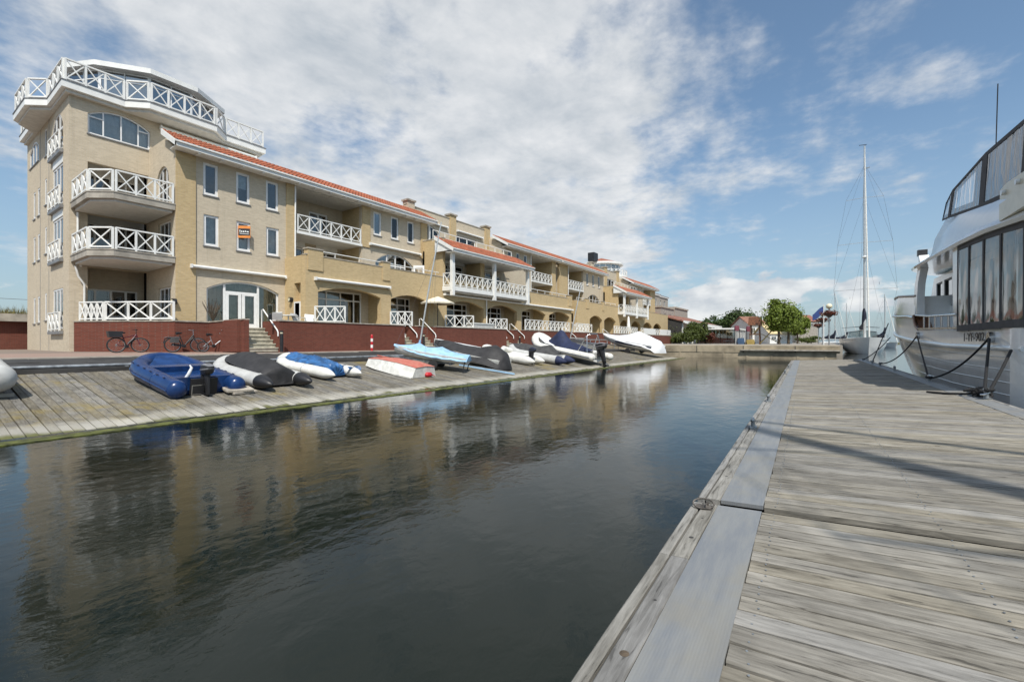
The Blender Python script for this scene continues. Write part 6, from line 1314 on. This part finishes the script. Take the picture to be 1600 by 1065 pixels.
def tree(label, px, D, h, cw, trunk_h, mat=LEAF, n=5000, size=.16, seed=1, group='trees on the plaza', z=PZ):
    rs = random.Random(seed); x, y = at(px, D); o = wthing('tree', label, 'tree', (x,y,z), group); mb = MB(); top = z+trunk_h
    mb.tube([(x,y,z),(x+.03,y,z+trunk_h*.6),(x,y+.03,top+.3)], [cw*.045, cw*.036, cw*.03], 9)
    for k in range(7):
        a = k*.9+rs.random(); e = rs.uniform(.45, .8)*cw/2; mb.tube([(x,y,top-.2),(x+e*.5*math.cos(a),y+e*.5*math.sin(a),top+(h-trunk_h)*.25),(x+e*math.cos(a),y+e*math.sin(a),top+(h-trunk_h)*rs.uniform(.4, .75))], [cw*.022, cw*.014, cw*.005], 6)
    mb.build('trunk', BARK, o, 60); mb = MB(); leaf_cloud(mb, (x,y,z+trunk_h*.9+(h-trunk_h*.9)/2), (cw/2, cw/2, (h-trunk_h*.9)/2), n, size, rs, .4, 26); mb.build('crown', mat, o)
tree('large round green plane tree, left of the pair, on the plaza', 1217, 68, 6.9, 4.9, 2.2, n=9000, size=.17, seed=2); tree('round green tree overlapping the right side of the large one', 1232, 76, 7.0, 5.0, 2.3, n=8000, size=.17, seed=5); tree('smaller tree farther right behind the pair', 1246, 92, 6.0, 4.4, 1.8, n=5000, size=.2, seed=8)
tree('broad dark tree behind the playground', 1157, 120, 9.6, 8.5, 1.8, LEAFD, 5000, .3, 11); tree('low dark tree left of the playground tree', 1122, 130, 8.3, 9, 1.5, LEAFD, 4000, .35, 12); tree('small dark tree between the dark trees', 1138, 140, 7.4, 8, 1.4, LEAFD, 3500, .35, 14)
tree('bushy green shrub tree beside the restaurant terrace', 1090, 82, 4.2, 4.2, .6, HEDGE, 5000, .16, 15)
def hedge(label, px, D, w_, h, n=2500, seed=1, mat=HEDGE, z=PZ):
    x, y = at(px, D); o = wthing('shrub', label, 'shrub', (x,y,z), 'shrubs on the plaza'); mb = MB(); leaf_cloud(mb, (x,y,z+h/2), (w_/2, w_/2, h/2), n, .14, random.Random(seed), .3, 9); mb.build('foliage', mat, o); MB().tube([(x,y,z),(x,y,z+h*.5)], .06, 6).build('stem', BARK, o)
hedge('clipped hedge below the restaurant windows', 1050, 90, 7, 3.6, seed=3); hedge('second clipped hedge nearer the restaurant steps', 1062, 84, 5, 2.2, seed=4); hedge('round shrub at the restaurant corner', 1078, 80, 3.4, 2.8, seed=6); hedge('pink flowering shrub by the glass pavilion', 1113, 84, 2.4, 2.6, 1500, 9, PINKF if False else FLOW); hedge('low green hedge right of the trees', 1262, 100, 5, 1.8, seed=10)
def lamp_post(label, px, D, py_top, basket_py):
    x, y = at(px, D); zt = (534-py_top)/FPX*D; o = wthing('lamp_post', label, 'lamp', (x,y,PZ), 'flower lamp posts on the jetty'); MB().tube([(x,y,PZ),(x,y,zt)], .07, 8).build('post', GALV, o, 50)
    MB().lathe([(.05,-.32),(.26,-.2),(.33,0),(.26,.2),(.05,.32)], (x,y,zt+.28), 16).build('globe', LAMPG, o, 60)
    zb = (534-basket_py)/FPX*D; MB().lathe([(.15,-.35),(.5,0),(.55,.1)], (x,y,zb), 14).build('basket', BLACK, o, 50); mb = MB(); leaf_cloud(mb, (x,y,zb+.15), (.95, .95, .36), 900, .09, random.Random(px), .2, 6); mb.build('flowers', FLOW, o)
lamp_post('nearest globe lamp post with hanging flower basket right of the flag', 1295.5, 52, 482, 491); lamp_post('second globe lamp with flower basket behind the nearest one', 1285, 62, 494, 501); lamp_post('third flower lamp farther behind, lowest in view', 1279, 74, 503, 509)
x, y = at(1287, 54); o = wthing('flag_pole', 'white flagpole with dark blue flag beside the flower lamps', 'flag', (x,y,PZ)); MB().tube([(x,y,PZ),(x,y,4.5)], .05, 8).build('pole', WHITE, o, 50)
g_ = [[Vector((x,y,0))+Vector((-math.sin(YAW)*f*1.35+.12*math.sin(f*6), math.cos(YAW)*f*1.35, 4.3-k*.21-.95*f+.10*math.sin(f*5+k*.4))) for k in range(5)] for f in [i/10 for i in range(11)]]
MB().loft(g_, False, False).build('flag', SIGNBL, o, 60)
# playground
x, y = at(1180, 70); o = wthing('play_tower', 'wooden climbing frame with red panels and slide on the playground', 'playground', (x,y,PZ))
for dx_, dy_ in ((-.7,-.7),(.7,-.7),(-.7,.7),(.7,.7)): MB().bar((x+dx_,y+dy_,PZ),(x+dx_*.8,y+dy_*.8,3.0), .12).build('post', TEAK, o)
MB().extr([(x-.9,y-.9,2.6),(x+.9,y-.9,2.6),(x,y-.9,3.9)], (0,1.8,0)).build('roof', TEAK, o); MB().box(x-.8, x+.8, y-.8, y+.8, 1.1, 1.25).build('platform', TEAK, o); MB().bar((x+.2,y-.9,1.2),(x+.6,y-3.4,PZ+.1), .55, .08).build('slide', YELP, o); MB().bar((x-.4,y-.6,PZ),(x+.4,y-2.6,2.2), .14).build('ladder_beam', YELP, o)
for i, (px, D, mat, h0, h1, w_, lb) in enumerate(((1152, 72, REDP, 1.8, 2.6, .8, 'dark pink play panel left of the climbing frame'), (1171, 74, REDP, 1.7, 2.6, 1.0, 'wide pink play panel behind the climbing frame'), (1158, 68, BLUEP, PZ, .6, 1.2, 'blue slide box on the playground'), (1173, 66, YELP, PZ, .35, 1.4, 'yellow and black striped rocker on the playground'))):
    x, y = at(px, D); o = wthing('play_equipment', lb, 'playground', (x,y,PZ), 'playground pieces'); MB().extr([(x-w_/2*.6,y+w_/2*.8,h0),(x+w_/2*.6,y-w_/2*.8,h0),(x+w_/2*.5,y-w_/2*.6,h1),(x-w_/2*.5,y+w_/2*.6,h1)], (.15,.15,0)).build('panel', mat if mat is not REDP else pm('pink_panel%d' % i, (.19, .05, .075), .8), o)
    for s in (-1, 1): MB().bar((x+s*w_*.28,y-s*w_*.36,PZ),(x+s*w_*.28,y-s*w_*.36,h0+.3), .1).build('leg', BLACK, o)
# far houses
def house(label, px0, px1, D, z_e, z_r, wm, rm, depth=8, wins=3):
    x0, y0 = at(px0, D); x1, y1 = at(px1, D); a, b_ = Vector((x0,y0,PZ)), Vector((x1,y1,PZ)); d = (b_-a); L = d.length; d /= L; nb = Vector((-d.y, d.x, 0)); nb = nb if nb.dot(Vector((math.cos(YAW), math.sin(YAW), 0))) > 0 else -nb
    o = wthing('house', label, 'house', tuple((a+b_)/2), 'houses beyond the plaza'); c = [a, b_, b_+nb*depth, a+nb*depth]
    MB().extr(c, (0,0,z_e-PZ)).build('wall', wm, o)
    e = .35; r0, r1 = a+nb*depth/2, b_+nb*depth/2; Z = lambda p, z: (p.x, p.y, z)
    MB().loft([[Z(q-nb*e, z_e), Z(q+nb*depth/2, z_r), Z(q+nb*(depth+e), z_e), Z(q+nb*depth/2, z_r-.25)] for q in (a-d*.3, b_+d*.3)]).build('roof', rm, o)
    MB().extr([Z(a+nb*.02, z_e), Z(a+nb*(depth-.02), z_e), Z(r0, z_r-.3)], d*.2).build('gable', wm, o); MB().extr([Z(b_+nb*.02, z_e), Z(b_+nb*(depth-.02), z_e), Z(r1, z_r-.3)], -d*.2).build('gable', wm, o)
    for k in range(wins):
        u = L*(k+.5)/wins; nrm = -nb; pl = Pl((a.x,a.y), (d.x,d.y), (nrm.x,nrm.y)); h_ = min(1.3, (z_e-PZ)*.4)
        window(o, pl, rect(u-.55, u+.55, z_e-h_-.5, z_e-.5), (.5,), w=.08, sill=False, glass=GLASSB)
    return o
house('white gabled house with orange tiled roof behind the playground', 1172, 1199, 105, 3.9, 6.2, STUCCO, pm('old_tile', (.27, .13, .085), .8, var=.2), 9); house('white house with pale gable left of the trees', 1196, 1222, 118, 3.6, 6.4, STUCCO, STUCCO, 9, 2); house('cream tent-roofed kiosk behind the trees', 1203, 1238, 95, 1.7, 4.0, WHITE, pm('cream_awning', (.62, .50, .27), .8), 6, 3)
house('grey far house with hipped roof right of the trees', 1258, 1278, 165, 7.5, 10.2, GREYB, TILEB, 10); house('dark-roofed far house behind the trees', 1244, 1259, 150, 6.4, 9.6, GREYB, SAILBL, 10, 2)
# restaurant with brown roof and white veranda
rsn = wthing('restaurant', 'low restaurant with brown tiled roof and white posted veranda beyond the wings', 'restaurant', (105,27,PZ))
panel(rsn, FR(26.5), 90.5, 128, PZ, 4.3, [rect(92+i*4.4, 95.4+i*4.4, .4, 3.2) for i in range(8)], .3, STUCCO)
for i in range(8): window(rsn, FR(26.5), rect(92+i*4.4, 95.4+i*4.4, .4, 3.2), (.33, .66), sill=False)
MB().extr([(90.2,22.6,4.1),(90.2,33,7.2),(90.2,40,5),(90.2,40,4.6),(90.2,33,6.9),(90.2,22.6,3.9)], (39,0,0)).build('roof', TILEB, rsn); MB().box(90.2, 129.2, 22.5, 22.6, 3.75, 4.15).build('fascia', WHITE, rsn)
for i in range(10): MB().box(91+i*4.1, 91.25+i*4.1, 22.9, 23.15, PZ, 3.9).build('veranda_post', WHITE, rsn)
for i in range(9): MB().bar((91+i*4.1,23,3.9),(91+i*4.1,20.6,3.2), .15).build('awning_rafter', WHITE, rsn)
MB().box(90.4, 90.6, 23, 39, PZ, 4.3).build('end_wall', DARK, rsn); MB().box(91, 128, 27.2, 39, PZ, 4.2).build('inner_core', DARK, rsn)
gp = wthing('glass_pavilion', 'low glass pavilion with flat white roof beside the restaurant', 'pavilion', (*at(1128, 88),PZ)); x, y = at(1128, 88)
MB().box(x-6, x+6, y-3.5, y+3.5, 2.3, 2.55).build('roof', WHITE, gp)
for i in range(7): MB().box(x-5.8+i*1.9, x-5.65+i*1.9, y-3.3, y-3.2, PZ, 2.3).build('mullion', WHITE, gp); 
MB().box(x-5.8, x+5.8, y-3.25, y-3.23, PZ, 2.3).build('pane', GLASSB, gp); MB().box(x-5.75, x-5.73, y-3.2, y+3.2, PZ, 2.3).build('pane', GLASSB, gp); MB().box(x-5, x+5, y-1, y+3, PZ, 1.2).build('counter', CURT, gp)
# grey stepped apartment house
gb_ = wthing('apartment_building', 'grey buff brick apartment house with stepped parapets beyond the red-roofed wings', 'apartment building', (105,33,PZ))
def gblock(x0, x1, y0, z1, mat, wz=(), roof=None):
    hs = [rect(x0+(x1-x0)*f-.7, x0+(x1-x0)*f+.7, z, z+1.6) for z in wz for f in (.3, .7)]
    panel(gb_, FR(y0), x0, x1, PZ, z1, hs, .3, mat); panel(gb_, SI(x0), y0+.302, y0+9, PZ, z1, [rect(y0+2.2, y0+3.6, z, z+1.6) for z in wz], .3, mat); panel(gb_, SI(x1-.3), y0+.302, y0+9, PZ, z1, [], -.3, mat)
    for h in hs: window(gb_, FR(y0), h, (.5,), sill=False)
    for z in wz: window(gb_, SI(x0), rect(y0+2.2, y0+3.6, z, z+1.6), (.5,), sill=False)
    MB().box(x0+.4, x1-.4, y0+.9, y0+9, z1-.6, z1-.3).build('flat_roof', ZINC, gb_); MB().box(x0+.5, x1-.5, y0+1.0, y0+8.8, PZ, z1-.7).build('inner_core', DARK, gb_)
    MB().box(x0-.2, x1+.2, y0-.2, y0+9, z1, z1+.35).build('cornice', WHITE if roof else COPING, gb_)
    if roof: MB().extr([(x0-.3,y0-.3,z1+.35),(x0-.3,y0+4.5,z1+1.5),(x0-.3,y0+9,z1+.35)], (x1-x0+.6,0,0)).build('roof', TILE, gb_)
gblock(94, 103, 31, 10.4, GREYB, (3.5, 8.0), True); gblock(104, 113, 32, 10.6, GREYB, (4.5, 8.2), True); gblock(99, 109, 29.5, 7.6, GREYB, (4.8,)); gblock(112, 124, 30, 8.2, GREYB, (4.5,));
